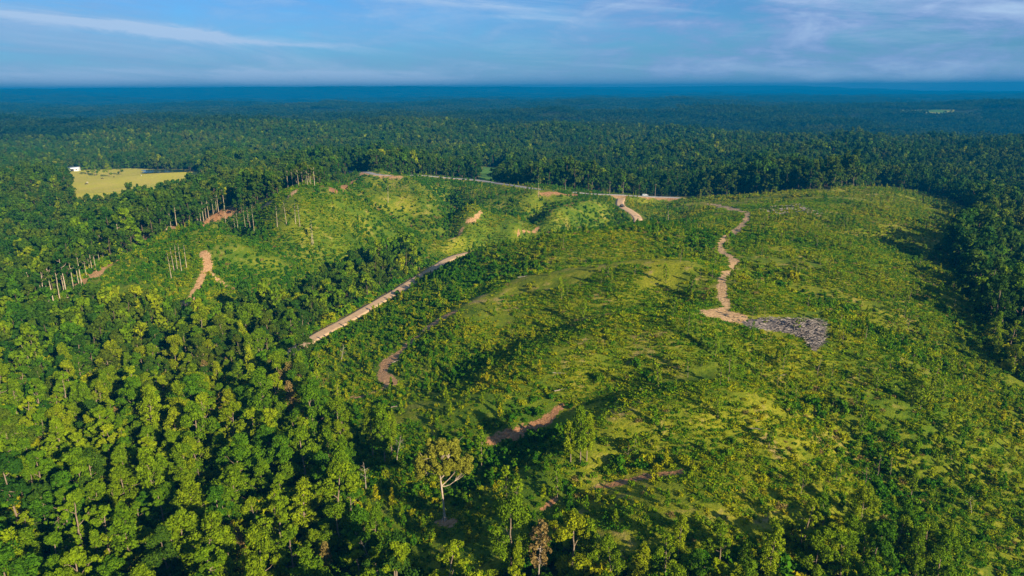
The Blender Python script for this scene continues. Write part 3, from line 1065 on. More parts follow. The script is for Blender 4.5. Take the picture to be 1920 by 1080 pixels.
# --- the forms the trees come in
def forms(builders, wood, leaf, nm):
    out = []
    for b in builders:
        W, L = b
        w = mesh(nm + '_wood', *W.get()[:2], wood) if W.n else None
        l = None
        if L is not None:
            V, F, T_ = L.get(); l = mesh(nm + '_leaves', V, F, leaf, None, T_)
        out.append((w, l, merged(nm + '_form', b, wood, leaf)))
    return out


NEAR = {
    'broad': forms([tree_broad(100 + i, 12 + i % 3 * 1.2, 4.2 + .5 * (i % 3), .16 + .04 * (i % 3), nc=78, nl=100, size=.21, limbs=20) for i in range(7)], M['bark'], M['broad'], 'broad'),
    'young': forms([tree_broad(200 + i, 11.5 + i % 3, 3.3 + .4 * (i % 2), .24, nc=64, nl=80, size=.20, open_=.9, limbs=30) for i in range(6)], M['bark'], M['young'], 'young'),
    'dark': forms([tree_broad(300 + i, 11.5 + i, 4.5, .15, nc=76, nl=100, size=.22) for i in range(3)], M['bark'], M['dark'], 'dark'),
    'slim': forms([tree_slim(400 + i, 12 + i, 1.7 + .2 * i, nc=56, nl=70, size=.20) for i in range(4)], M['bark'], M['young'], 'slim'),
    'slimg': forms([tree_slim(450 + i, 11 + i, 1.9 + .2 * i, nc=56, nl=70, size=.20) for i in range(3)], M['bark'], M['broad'], 'slimg'),
    'pine': forms([tree_pine(500 + i, 13 + i, 3.2, .30, nl=34, size=.36) for i in range(3)], M['bark'], M['pine'], 'pine'),
    'lpine': forms([tree_pine(560 + i, 10 + i, 2.6 + .3 * i, .22, nl=40, size=.24, whorls=10, cols=5) for i in range(3)], M['bark'], M['young'], 'lpine'),
    'edge': forms([tree_broad(600 + i, 17 + i % 2, 3.3, .60, nc=34, nl=52, size=.36, trunk=.27, limbs=8, top=1.0) for i in range(4)], M['palebark'], M['dark'], 'edge'),
    'drygold': forms([tree_slim(700 + i, 12, 2.0, nc=34, nl=30, size=.26) for i in range(2)], M['palebark'], M['straw'], 'drygold'),
    'sapling': forms([sapling(800 + i, 2.6 + .5 * i, .8 + .1 * i) for i in range(4)], M['darkbark'], M['brush'], 'sapling'),
    'saplingd': forms([sapling(820 + i, 2.3 + .4 * i, .75 + .1 * i) for i in range(3)], M['darkbark'], M['brush_dark'], 'saplingd'),
    'thing': forms([tree_broad(870 + i, 5.5 + .7 * i, 1.6 + .2 * i, .2, nc=20, nl=40, size=.2, trunk=.07, limbs=8) for i in range(4)], M['bark'], M['broad'], 'thing'),
    'thin': forms([tree_slim(850 + i, 6.5 + i, 1.1 + .1 * i, .18, nc=24, nl=28, size=.22, trunk=.07) for i in range(4)], M['bark'], M['young'], 'thin'),
}
MID = {
    'broad': [merged('m', tree_broad(1000 + i, 12.5, 4.9, .12, nc=40, nl=22, size=.56, limbs=0), M['darkbark'], M['broad']) for i in range(4)],
    'dark': [merged('m', tree_broad(1100 + i, 13, 5.0, .12, nc=40, nl=22, size=.56, limbs=0), M['darkbark'], M['dark']) for i in range(4)],
    'pine': [merged('m', tree_pine(1200 + i, 13.5, 3.2, .2, nl=11, size=.7, whorls=8, cols=4), M['darkbark'], M['pine']) for i in range(3)],
    'slim': [merged('m', tree_slim(1300 + i, 13, 2.8, .15, nc=24, nl=14, size=.6), M['bark'], M['broad']) for i in range(2)],
    'bright': [merged('m', tree_broad(1400 + i, 12, 4.2, .15, nc=30, nl=18, size=.6, limbs=0), M['bark'], M['young']) for i in range(2)],
}

EDGELINE = hits([(64, 577), (101, 572), (128, 565), (154, 537), (195, 489), (227, 473), (253, 450), (298, 435), (341, 425), (392, 410), (447, 382), (495, 368), (560, 350), (590, 349)])

# --- which tree stands where
rng = np.random.default_rng(5)
tx, ty = grid_scatter(rng, -1450, 1450, 55, 1350, 4.8)
k = in_wedge(tx, ty) & (np.hypot(tx, ty) < 1350)
tx, ty = tx[k], ty[k]
cl, fd = cover(tx, ty)
rd = road_dist(tx, ty)
pnd = inside(tx, ty, POND)
k = (~cl) & (~fd) & (rd > 4.5) & (~pnd)
# glades and thin places inside the wood
ed, _ = seg_dist(tx, ty, EDGELINE)
k &= ed > 4.6
gl = fbm(tx, ty, 45, 91, 3)
thin_ = (np.hypot(tx, ty) > 450) & (rng.random(len(tx)) < .16)
k &= ~thin_
k &= ~((gl > .36) & (np.hypot(tx, ty) > 250))
tx, ty = tx[k], ty[k]
th = height(tx, ty)
tdist = np.hypot(tx, ty)
u, v, dep = project(tx, ty, th + 8)
mixn = fbm(tx, ty, 120, 95, 3) + .18 * rng.normal(size=len(tx))
kindv = np.full(len(tx), 'broad', object)
kindv[mixn < -.16] = 'dark'
kindv[(mixn > .30) & (tx > -60) & (ty > 380)] = 'pine'
kindv[(mixn > .16) & (mixn < .30) & (rng.random(len(tx)) < .5)] = 'slim'
# the wood at the lower left is young, light and yellow green
low_left = (ty < 215 + .0 * tx) & (tx < 10)
q = rng.random(len(tx))
kindv[low_left] = np.where(q[low_left] < .30, 'young', np.where(q[low_left] < .72, 'broad', np.where(q[low_left] < .80, 'slim', np.where(q[low_left] < .84, 'dark', np.where(q[low_left] < .91, 'lpine', np.where(q[low_left] < .97, 'slimg', 'drygold'))))))
back_left = (ty >= 190) & (ty < 330) & (tx < -40)
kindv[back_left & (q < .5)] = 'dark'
low_right = (ty < 200) & (tx >= 10)
kindv[low_right] = np.where(q[low_right] < .5, 'broad', np.where(q[low_right] < .72, 'slimg', np.where(q[low_right] < .85, 'slim', 'young')))
right_side = (tx > 150) & (ty > 100)
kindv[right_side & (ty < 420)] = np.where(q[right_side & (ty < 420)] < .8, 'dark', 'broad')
far_pine = (ty > 520) & (tx > -80) & (ty < 900) & (q < .35)
kindv[far_pine] = 'pine'
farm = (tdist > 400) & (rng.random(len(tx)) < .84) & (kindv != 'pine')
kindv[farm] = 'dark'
size = rng.uniform(.75, 1.2, len(tx))
size[low_right] *= .62
size *= 1 + .75 * fbm(tx, ty, 60, 141, 3) * (tdist > 260)
size[back_left] *= .8
size[low_left] *= rng.choice([.5, .72, .98], low_left.sum())
size[(tdist > 500) & (kindv == 'pine')] *= .85
inframe = (u > -40) & (u < 1960) & (v < 1150) & (dep > 10)

# individuals: the ones that show largest
order = np.argsort(tdist / (size ** .7) + (~inframe) * 1e6)
single = np.zeros(len(tx), bool)
cap = {'tree': 285}
single[order[:285]] = True
single &= inframe


def place(name, form, loc, rz, s, label, cat, group=None, tilt=(0, 0), tall=1.0, part=('trunk', 'crown')):
    e = bpy.data.objects.new(name, None)
    e.empty_display_size = .5
    COL.objects.link(e)
    e.location = loc; e.rotation_euler = (tilt[0], tilt[1], rz); e.scale = (s, s, s * tall)
    e['label'] = label; e['category'] = cat
    if group: e['group'] = group
    w, l = form[0], form[1]
    for m_, nm in ((w, part[0]), (l, part[1])):
        if m_ is not None: link(nm, m_, e)
    return e


LOOK = {'young': ('yellow_green_tree', 'airy yellow-green broadleaf tree'),
        'broad': ('broadleaf_tree', 'round mid-green broadleaf tree'),
        'dark': ('dark_broadleaf_tree', 'dense dark green broadleaf tree'),
        'slim': ('slender_tree', 'slender yellow-green tree'),
        'slimg': ('narrow_tree', 'narrow mid-green tree'),
        'drygold': ('dry_golden_tree', 'dry golden-brown tree'),
        'lpine': ('pine_tree', 'light green young pine'),
        'pine': ('pine_tree', 'dark green pine')}


def where(u_, v_):
    side = ('at the left edge of the picture' if u_ < 160 else 'left of the pale-trunked row' if u_ < 330 else 'in the left part' if u_ < 480 else
            'near the dry golden trees by the road end' if u_ < 640 and v_ < 800 else 'in the hollow left of the lone oak' if u_ < 780 else
            'right below the lone oak' if u_ < 1000 else 'below the lowest red clay scar' if u_ < 1320 else
            'at the foot of the hill, lower right' if u_ < 1620 else 'beside the mown grass strip at lower right')
    return side


def tree_label(kd, u_, v_, sz, d):
    nm, look = LOOK[kd]
    hgt = 'small ' if sz < .7 else 'tall ' if sz > 1.0 else ''
    row = 'bottom of the picture' if v_ > 960 else 'front of the lower wood' if v_ > 820 else 'middle of the lower wood' if v_ > 700 else 'back of the lower wood'
    if u_ < 160: col_ = 'far left'
    elif u_ < 320: col_ = 'left of centre'
    elif u_ < 480: col_ = 'near the road end'
    elif u_ < 640: col_ = 'below the road end'
    elif u_ < 780: col_ = 'left of the lone oak'
    elif u_ < 1000: col_ = 'below the lone oak'
    elif u_ < 1320: col_ = 'under the lowest clay scar'
    elif u_ < 1620: col_ = 'at the hill foot'
    else: col_ = 'beside the open grass lane'
    if 'road end' in col_ and v_ < 700: row = 'back of the lower wood'
    return nm, f"{hgt}{look}, {row}, {col_}"


for i in np.nonzero(single)[0]:
    kd = kindv[i]
    fm = NEAR[kd][rng.integers(len(NEAR[kd]))]
    nm, lab = tree_label(kd, u[i], v[i], size[i], tdist[i])
    place(nm, fm, (tx[i], ty[i], th[i]), rng.random() * 6.28, size[i], lab, 'tree', 'trees of the lower woods', tilt=tuple(rng.normal(size=2) * .04), tall=rng.uniform(.9, 1.15))

# the rest of the wood: one mass
rest = ~single
protos = []
pidx = {}
for kd in ('broad', 'dark', 'pine', 'young', 'slim', 'slimg', 'lpine', 'drygold'):
    pidx['n' + kd] = (len(protos), len(NEAR[kd])); protos += [f[2] for f in NEAR[kd]]
for kd in ('broad', 'dark', 'pine', 'slim', 'bright'):
    pidx['m' + kd] = (len(protos), len(MID[kd])); protos += MID[kd]
ix = np.nonzero(rest)[0]
idx = np.zeros(len(ix), int)
for n_, i in enumerate(ix):
    kd = kindv[i]
    if tdist[i] < 260: key = 'n' + kd
    else: key = 'm' + {'young': 'bright', 'slimg': 'slim', 'lpine': 'bright', 'drygold': 'bright'}.get(kd, kd)
    s0, c0 = pidx[key]
    idx[n_] = s0 + rng.integers(c0)
sc_ = np.stack([size[ix]] * 2 + [size[ix] * rng.uniform(.85, 1.2, len(ix))], -1)
gn_scatter('forest', np.stack([tx[ix], ty[ix], th[ix]], -1), zrot(rng, len(ix)), sc_, idx, protos,
           label='unbroken mass of mixed dark green woodland running from the clearing to the hills', category='forest')


# far woods: patches of many crowns
def patch(seed, S=90.0, step=7.6, nl=11, leaf=1.0):
    rg = np.random.default_rng(seed)
    x, y = grid_scatter(rg, -S / 2, S / 2, -S / 2, S / 2, step)
    h = 9 + 6.5 * rg.random(len(x)) + 9 * fbm(x, y, 30, seed, 2)
    L = Geo()
    C = np.stack([x, y, h - 3.5], -1)
    off = rg.normal(size=(len(x), 4, 3)) * A([1.6, 1.6, 1.3])
    C = (C[:, None] + off).reshape(-1, 3)
    L.leaves(rg, C, rg.uniform(1.3, 2.9, len(C)), nl, leaf, up=.5, tone=np.repeat(np.repeat(rg.random(len(x)), 4)[:, None], nl, 1))
    return L


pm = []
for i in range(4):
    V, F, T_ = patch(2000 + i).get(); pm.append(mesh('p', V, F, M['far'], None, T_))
x, y = grid_scatter(rng, -9000, 9000, 1200, 11500, 74, .35)
r_ = np.hypot(x, y)
k = in_wedge(x, y, 44) & (r_ > 1320) & (r_ < 11500)
x, y = x[k], y[k]
k = ~(inside(x, y, FIELD3) | inside(x, y - 45, FIELD3) | inside(x, y + 60, FIELD3) | inside(x + 45, y, FIELD3) | inside(x - 45, y, FIELD3))
k &= fbm(x, y, 500, 99, 2) < .42
x, y = x[k], y[k]
s = np.where(np.hypot(x, y) > 1800, 1.0, 1.0)
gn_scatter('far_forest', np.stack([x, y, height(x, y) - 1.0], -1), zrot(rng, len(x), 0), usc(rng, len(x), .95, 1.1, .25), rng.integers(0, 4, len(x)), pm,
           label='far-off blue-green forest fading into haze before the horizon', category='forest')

# ------------------------------------------------------------------ brush over the clearing
rng = np.random.default_rng(9)
bx, by = grid_scatter(rng, -330, 420, 62, 620, 1.30, .6)
k = in_wedge(bx, by, 44)
bx, by = bx[k], by[k]
cl, fd = cover(bx, by)
rd = road_dist(bx, by)
dm, _ = dirt_mask(bx, by, .6)
ashm = inside(bx, by, ASH)
ls = lushness(bx, by)
den = .33 + .42 * sstep(by, 270, 320) + 1.1 * fbm(bx, by * 1.6, 24, 101, 4) + .7 * fbm(bx, by, 70, 107, 2) - .35 * np.clip(concave(bx, by) * .3, -1, 1) + .30 * ls
dist = np.hypot(bx, by)
keep = cl & (~fd) & (rd > .6 + 3.0 * rng.random(len(bx))) & (dm < .25 + .5 * rng.random(len(bx))) & (~ashm) & (rng.random(len(bx)) < np.clip(den, .05 + .40 * sstep(by, 265, 300) * (bx < 110) + .30 * (by < 128), 1) * np.where(dist > 330, .75, 1.0))
bx, by, ls, dist = bx[keep], by[keep], ls[keep], dist[keep]
bh = height(bx, by)
SH = [merged('s', shrub(3000 + i, 1.0 + .25 * i, 1.0 + .12 * i), M['darkbark'], M['brush']) for i in range(4)]
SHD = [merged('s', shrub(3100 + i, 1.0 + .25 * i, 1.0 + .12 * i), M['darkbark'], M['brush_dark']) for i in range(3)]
TU = []
for i in range(3):
    W, L = tuft(3200 + i); V, F, T_ = L.get(); TU.append(mesh('t', V, F, M['brush'], None, T_))
SA = [f[2] for f in NEAR['sapling']]; SAD = [f[2] for f in NEAR['saplingd']]
TUS = []
W, L = tuft(3300); V, F, T_ = L.get(); TUS.append(mesh('t', V, F, M['straw'], None, T_))
protos = SH + SHD + TU + SA + SAD + TUS
o_sh, o_shd, o_tu, o_sa, o_sad, o_ts = 0, 4, 7, 10, 14, 17
q = rng.random(len(bx)); q2 = rng.random(len(bx))
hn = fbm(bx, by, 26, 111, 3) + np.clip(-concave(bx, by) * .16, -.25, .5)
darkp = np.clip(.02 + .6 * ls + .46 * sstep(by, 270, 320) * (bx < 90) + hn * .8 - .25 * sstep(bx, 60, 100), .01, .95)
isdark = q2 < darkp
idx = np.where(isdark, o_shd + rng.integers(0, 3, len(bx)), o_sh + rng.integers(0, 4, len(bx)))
tu = q < np.where(ls > .5, .25, .48)
idx[tu] = o_tu + rng.integers(0, 3, tu.sum())
sa = (q > np.where(ls > .5, .86, .955))
idx[sa] = np.where(isdark[sa], o_sad + rng.integers(0, 3, sa.sum()), o_sa + rng.integers(0, 4, sa.sum()))
st = (q > .43) & (q < .49) & (ls < .7)
idx[st] = o_ts
sc_ = usc(rng, len(bx), .36, 1.0, .3)
sc_[tu] *= .95
sc_[~(tu | sa)] *= np.clip(1.0 + hn[~(tu | sa)] * 1.2, .6, 1.5)[:, None]
# single saplings: the nearest ones
u, v, dep = project(bx, by, bh + 1.5)
cand = np.nonzero(sa & (u > 600) & (u < 1930) & (v < 1060) & (dist > 95))[0]
cand = cand[np.argsort(dist[cand] / sc_[cand, 2])][:285]
sing = np.zeros(len(bx), bool); sing[cand] = True


def spot(u_, v_):
    if u_ < 900: a_ = 'on the dark green slope beside the lone oak' if v_ > 780 else 'on the slope above the lone oak'
    elif u_ < 1120: a_ = 'around the red clay cut' if v_ > 740 else 'above the red clay cut'
    elif u_ < 1330: a_ = 'on the grassy shoulder left of the sandy track' if v_ < 760 else 'above the lowest clay scar'
    elif u_ < 1560: a_ = 'below the grey brush pile'
    elif u_ < 1750: a_ = 'on the right-hand hillside'
    else: a_ = 'beside the grass lane at far right'
    return a_


for i in cand:
    dk = idx[i] >= o_sad
    fm = (NEAR['saplingd'][idx[i] - o_sad] if dk else NEAR['sapling'][idx[i] - o_sa])
    sz = 'knee-thick bushy' if sc_[i, 0] > 1.1 else 'slight' if sc_[i, 0] < .75 else 'cone-shaped'
    place('sapling', fm, (bx[i], by[i], bh[i]), rng.random() * 6.28, sc_[i, 0], f"{sz.replace('knee-thick ', '')} {'dark' if dk else 'light'} green sapling {spot(u[i], v[i])}",
          'sapling', 'saplings scattered over the hillside', tall=sc_[i, 2] / sc_[i, 0], part=('stem', 'crown'))
r2 = ~sing
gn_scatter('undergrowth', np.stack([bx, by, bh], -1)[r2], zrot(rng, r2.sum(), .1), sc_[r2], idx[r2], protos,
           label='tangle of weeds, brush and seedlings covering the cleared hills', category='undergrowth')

# short weeds between the shrubs
wx_, wy_ = grid_scatter(rng, -200, 300, 70, 420, 1.15, .6)
k = in_wedge(wx_, wy_, 42); wx_, wy_ = wx_[k], wy_[k]
cl, fd = cover(wx_, wy_)
dm, _ = dirt_mask(wx_, wy_, .1)
k = cl & (~fd) & (road_dist(wx_, wy_) > .4) & (dm < .2 + .5 * rng.random(len(wx_))) & (~inside(wx_, wy_, ASH)) & (fbm(wx_, wy_ * 1.6, 18, 131, 3) > -.16)
wx_, wy_ = wx_[k], wy_[k]
WD = []
for i in range(4):
    W, L = tuft(3400 + i, .30, .75, 40); V, F, T_ = L.get(); WD.append(mesh('t', V, F, M['brush'] if i < 3 else M['brush_dark'], None, T_))
gn_scatter('weeds', np.stack([wx_, wy_, height(wx_, wy_)], -1), zrot(rng, len(wx_), .1), usc(rng, len(wx_), .6, 1.5, .4), rng.integers(0, 4, len(wx_)), WD,
           label='short weeds and grass between the shrubs of the cleared hill', category='weeds')

# low growth on the floor of the near woods
fx, fy = grid_scatter(rng, -260, 300, 60, 330, 2.3, .6)
k = in_wedge(fx, fy, 44); fx, fy = fx[k], fy[k]
cl, fd = cover(fx, fy); k = (~cl) & (road_dist(fx, fy) > 1.2)
fx, fy = fx[k], fy[k]
gn_scatter('forest_floor_brush', np.stack([fx, fy, height(fx, fy)], -1), zrot(rng, len(fx), .1), usc(rng, len(fx), 1.0, 2.4, .3), rng.integers(0, 7, len(fx)), SH + SHD,
           label='dark low brush filling the gaps under the near trees', category='undergrowth')


# ------------------------------------------------------------------ trees with a place of their own
def ground_at(u_, v_):
    p = hit(u_, v_)
    return (p[0], p[1], float(height(p[0], p[1])))


lone = forms([tree_lone()], M['palebark'], M['oak'], 'lone')[0]
place('oak_tree', lone, ground_at(833, 978), 0.0, 1.05, 'lone olive-crowned oak on a long bare pale trunk in the clearing', 'tree')

EDGE = [  # foot of each pale trunk along the cut edge of the left wood, scale
    (64, 577, .95, 0), (86, 578, 1.0, .1), (101, 570, 1.05, 0), (128, 565, 1.2, 0), (154, 537, 1.0, 0), (174, 513, .7, 0), (181, 511, .7, 0), (195, 489, .85, 0),
    (227, 473, 1.15, 0), (236, 460, .85, 0), (244, 452, .8, 0), (253, 450, .75, 0), (269, 447, 1.0, 0), (281, 444, .8, 0), (298, 435, .8, 0), (312, 432, .7, 0),
    (332, 427, .95, 0), (341, 425, 1.0, 0), (362, 424, 1.0, 0), (372, 420, .8, 0), (382, 415, .9, 0), (392, 410, .8, 0), (410, 398, .8, 0), (421, 390, .8, 0), (447, 382, .8, 0), (470, 376, .75, 0),
    (495, 368, .75, 0), (512, 362, .7, 0), (540, 352, .75, 0), (560, 350, .7, 0), (577, 350, .7, 0), (590, 349, .8, 0)]
_m = []
for (a0, b0, c0, d0), (a1, b1, c1, d1) in zip(EDGE[:-1], EDGE[1:]):
    if a1 - a0 > 8: _m.append((a0 * .55 + a1 * .45, (b0 + b1) / 2 - 3, min(c0, c1) * .82, 0))
    if a1 - a0 > 16: _m.append((a0 * .2 + a1 * .8, b0 * .2 + b1 * .8 - 4, min(c0, c1) * .75, 0))
EDGE2 = sorted(_m)
nth = ['nearest and leftmost', 'leaning second', 'straight third', 'thick fourth', 'fifth']
for n_, (u_, v_, s_, ln) in enumerate(EDGE):
    if n_ < 5: lab = f"{nth[n_]} pale trunk of the cut forest edge, seen from the left"
    elif n_ < 8: lab = 'thin pale-trunked tree where the cut edge starts up the left hill'
    elif n_ == 8: lab = 'tallest bright trunk above the bare brown bank of the cut edge'
    elif n_ < 16: lab = 'bare pale-trunked tree along the bare brown bank of the cut edge'
    elif n_ < 22: lab = 'pale-trunked edge tree just left of the orange clay pad'
    else: lab = 'pale-trunked edge tree on the ridge beyond the orange clay pad'
    place('edge_tree', NEAR['edge'][n_ % 4], ground_at(u_, v_), rng.random() * 6.28, s_ * .84, lab, 'tree', 'pale-trunked trees along the cut forest edge', tilt=(0, -.12 * (n_ == 1)), tall=1.1)

for u_, v_, s_, ln in EDGE2:
    lab = ('thinner pale trunk in the nearest stretch of the cut forest edge' if u_ < 200 else 'thinner pale trunk set back along the bare bank of the cut edge' if u_ < 330 else
           'thinner pale trunk set back behind the clay pad' if u_ < 450 else 'thinner pale trunk set back on the far ridge of the cut edge')
    place('edge_tree', NEAR['edge'][int(u_) % 4], ground_at(u_, v_), rng.random() * 6.28, s_ * .84, lab, 'tree', 'pale-trunked trees along the cut forest edge', tall=1.12)

POLE = [  # bare stems left standing in the clearing
    (327, 510, 'l'), (333, 508, 'l'), (341, 512, 'l'), (350, 502, 'l'), (322, 526, 'l'),
    (424, 424, 'p'), (441, 432, 'p'), (447, 434, 'p'), (461, 432, 'p'), (470, 436, 'p'), (477, 438, 'p'), (476, 428, 'p'), (466, 424, 'p'),
    (520, 425, 'q'), (538, 427, 'q'), (555, 426, 'q'), (563, 430, 'q'), (588, 462, 'q'), (586, 466, 'q'),
    (728, 384, 'v'), (1010, 372, 'v'), (580, 344, 'r'), (605, 345, 'r'), (1874, 530, 'w'), (1253, 415, 's')]
LBL = {'l': 'bare stem left standing in the clump on the green left hillside', 'p': 'bare pale stem in the row below the orange clay pad',
       'q': 'bare pale stem standing on the second ridge left of the gravel road', 'v': 'single thin bare stem standing on the far cleared slope',
       'r': 'bright bare stem at the top of the far ridge', 'w': 'white leaning snag before the dark wood at the right edge', 's': 'thin grey stem in the hollow right of the road bend'}
polef = forms([tree_slim(900 + i, 12 + i, .8, .55, nc=9, nl=14, size=.3, trunk=.13) for i in range(3)], M['palebark'], M['dark'], 'pole')
deadf = forms([tree_dead(950 + i, 9 + i, 2.6 + .4 * i) for i in range(4)], M['deadwood'], None, 'dead') if False else None
deadf = []
for i in range(4):
    W, _ = tree_dead(950 + i, 9 + i, 2.6 + .4 * i)
    deadf.append((mesh('dead_wood_form', *W.get()[:2], M['deadwood']), None))
for n_, (u_, v_, g_) in enumerate(POLE):
    place('bare_stem', polef[n_ % 3], ground_at(u_, v_), rng.random() * 6.28, .95, LBL[g_], 'tree', 'bare stems left standing in the clearing', tilt=tuple(rng.normal(size=2) * .03))


def single_mesh(name, me_, loc, rz, s, label, cat, group=None, tilt=(0, 0)):
    o = link(name, me_, label=label, category=cat)
    if group: o['group'] = group
    o.location = loc; o.rotation_euler = (tilt[0], tilt[1], rz); o.scale = (s, s, s)
    return o


DEAD = [(165, 800, 'small grey dead tree among the dark crowns at left'), (500, 825, 'pale forked dead tree in the middle of the lower wood'),
        (530, 760, 'leaning grey snag in the tangle below the road end'), (542, 770, 'broken white snag in the tangle below the road end'),
        (560, 765, 'arched dead stem in the tangle below the road end'), (687, 905, 'white-barked dead stem at the edge of the lower wood'),
        (745, 850, 'thin leaning snag right of the pale columnar trees'), (700, 1060, 'wispy bare tree at the bottom left of the lone oak'),
        (640, 660, 'bare white branched tree at the road verge'), (455, 690, 'dead tree with a twiggy top above the yellow-green wood'),
        (1010, 1075, 'bleached twiggy tree at the bottom edge below the oak'), (1820, 950, 'small bare bush on the grass lane at lower right'),
        (240, 850, 'bleached dead tree between yellow-green crowns at left'), (345, 880, 'pair of thin dead poles in the left lower wood')]
for n_, (u_, v_, lab) in enumerate(DEAD):
    single_mesh('dead_tree', deadf[n_ % 4][0], ground_at(u_, min(v_ + 20, 1090)), rng.random() * 6.28, .62 if u_ < 1500 else .3, lab, 'dead tree', 'dead trees', tuple(rng.normal(size=2) * .12))

SPECIAL = [  # form, pixel of the foot, scale, name, label
    ('drygold', 548, 748, .95, 'dry_golden_tree', 'dry golden-brown tree standing at the hidden end of the gravel road'),
    ('drygold', 562, 755, .85, 'dry_golden_tree', 'lighter dry golden tree right beside the gravel road end'),
    ('drygold', 532, 752, .80, 'dry_golden_tree', 'small dry brown tree left of the gravel road end'),
    ('slim', 700, 862, .95, 'slender_tree', 'left one of the yellow-green columnar trees at the slope foot'),
    ('slim', 722, 868, 1.1, 'slender_tree', 'tallest yellow-green columnar tree at the slope foot'),
    ('slim', 735, 860, .85, 'slender_tree', 'right one of the yellow-green columnar trees at the slope foot'),
    ('slim', 1088, 872, .82, 'slender_tree', 'vine-draped tree with a white trunk at the end of the red clay cut'),
    ('slim', 1070, 868, .75, 'slender_tree', 'darker vine-draped tree left of the white trunk at the clay cut'),
    ('slim', 1100, 866, .72, 'slender_tree', 'small vine-draped tree right of the white trunk at the clay cut'),
    ('thin', 903, 880, .95, 'thin_tree', 'thin young tree just right of the lone oak'),
    ('thin', 950, 960, 1.0, 'thin_tree', 'ragged vine-hung young tree right of the lone oak'),
    ('thin', 968, 966, 1.1, 'thin_tree', 'taller vine-hung young tree right of the lone oak'),
    ('thin', 1045, 940, .9, 'thin_tree', 'bright young tree above the bottom thicket'),
    ('slim', 1708, 930, .55, 'thin_tree', 'pale round-topped young tree on its own below the right hillside'),
    ('thin', 1365, 720, .9, 'thin_tree', 'pale yellow drooping young tree on the hill crest'),
    ('thin', 1350, 725, .8, 'thin_tree', 'leaner yellow-green young tree on the hill crest'),
    ('thin', 1440, 850, .8, 'thin_tree', 'thin young tree beside the fallen log on the hill'),
    ('thin', 1725, 770, .9, 'thin_tree', 'spreading young tree with a white stem on the right hillside'),
    ('thin', 1740, 765, .8, 'thin_tree', 'second young tree with a white stem on the right hillside'),
    ('thin', 1805, 715, .9, 'thin_tree', 'pointed yellow-green young tree near the right wood'),
    ('thin', 1850, 720, .8, 'thin_tree', 'small flat-topped young tree near the right wood'),
    ('thin', 1845, 535, .9, 'thin_tree', 'slim pointed tree left of the white snag at right'),
    ('thin', 1465, 460, 1.1, 'thin_tree', 'dark young tree standing above the track right of the bend'),
    ('thin', 1735, 490, 1.1, 'thin_tree', 'golden young tree on the far right hillside'),
    ('thin', 1295, 560, .9, 'thin_tree', 'young tree clump left of the sandy pad'),
    ('broad', 655, 575, .62, 'broadleaf_tree', 'bright rounded tree at the verge of the gravel road'),
    ('broad', 635, 570, .55, 'broadleaf_tree', 'smaller rounded tree at the verge of the gravel road'),
    ('broad', 180, 330, 1.1, 'broadleaf_tree', 'large rounded field tree standing beside the white barn'),
    ('broad', 205, 331, 1.0, 'broadleaf_tree', 'rounded field tree in the middle of the pasture clump'),
    ('broad', 163, 328, 1.0, 'broadleaf_tree', 'rounded field tree nearest the barn wall'),
    ('dark', 225, 328, .9, 'broadleaf_tree', 'darker field tree at the right end of the pasture clump'),
    ('dark', 380, 343, 1.1, 'broadleaf_tree', 'dark rounded tree at the right end of the pasture'),
    ('young', 848, 330, .8, 'broadleaf_tree', 'bright yellow-green tree on the far side of the paved road'),
    ('young', 1330, 372, .6, 'broadleaf_tree', 'golden tree at the wood edge right of the junction'),
    ('young', 1312, 372, .5, 'broadleaf_tree', 'small golden tree at the wood edge right of the junction'),
]
for kd, u_, v_, s_, nm, lab in SPECIAL:
    fs = NEAR[kd]
    place(nm, fs[rng.integers(len(fs))], ground_at(u_, v_), rng.random() * 6.28, s_, lab, 'tree')

# slender young trees sprinkled along the crest and the right hillside
rs = np.random.default_rng(33)
REG = [((1270, 400, 1400, 560), 26, 'young tree in the row along the hill crest left of the sandy track'),
       ((1420, 370, 1800, 560), 75, 'young tree scattered over the far part of the right hillside'),
       ((1400, 560, 1850, 760), 48, 'young tree scattered over the near part of the right hillside'),
       ((1000, 450, 1270, 620), 14, 'thin young tree on the broad top of the hill'),
       ((1500, 770, 1800, 930), 16, 'young tree on the brushy slope above the lower right thicket'),
       ((1150, 620, 1400, 880), 10, 'young tree on the sunny shoulder of the hill'),
       ((590, 690, 680, 780), 6, 'young tree between the gravel road and the lower wood'),
       ((1250, 345, 1700, 362), 30, 'young tree along the far rim of the right hill')]
for (a0, b0, a1, b1), n, lab in REG:
    for _ in range(n):
        uu, vv = rs.uniform(a0, a1), rs.uniform(b0, b1)
        g_ = ground_at(uu, vv)
        if dirt_mask(A([g_[0]]), A([g_[1]]), .8)[0][0] > .2 or road_dist(A([g_[0]]), A([g_[1]]))[0] < 2: continue
        place('thin_tree', NEAR['thin' if rs.random() < .5 else 'thing'][rs.integers(4)], g_, rs.random() * 6.28, rs.uniform(.35, .85), lab, 'tree', lab.replace('young tree', 'young trees'), tilt=tuple(rs.normal(size=2) * .05))

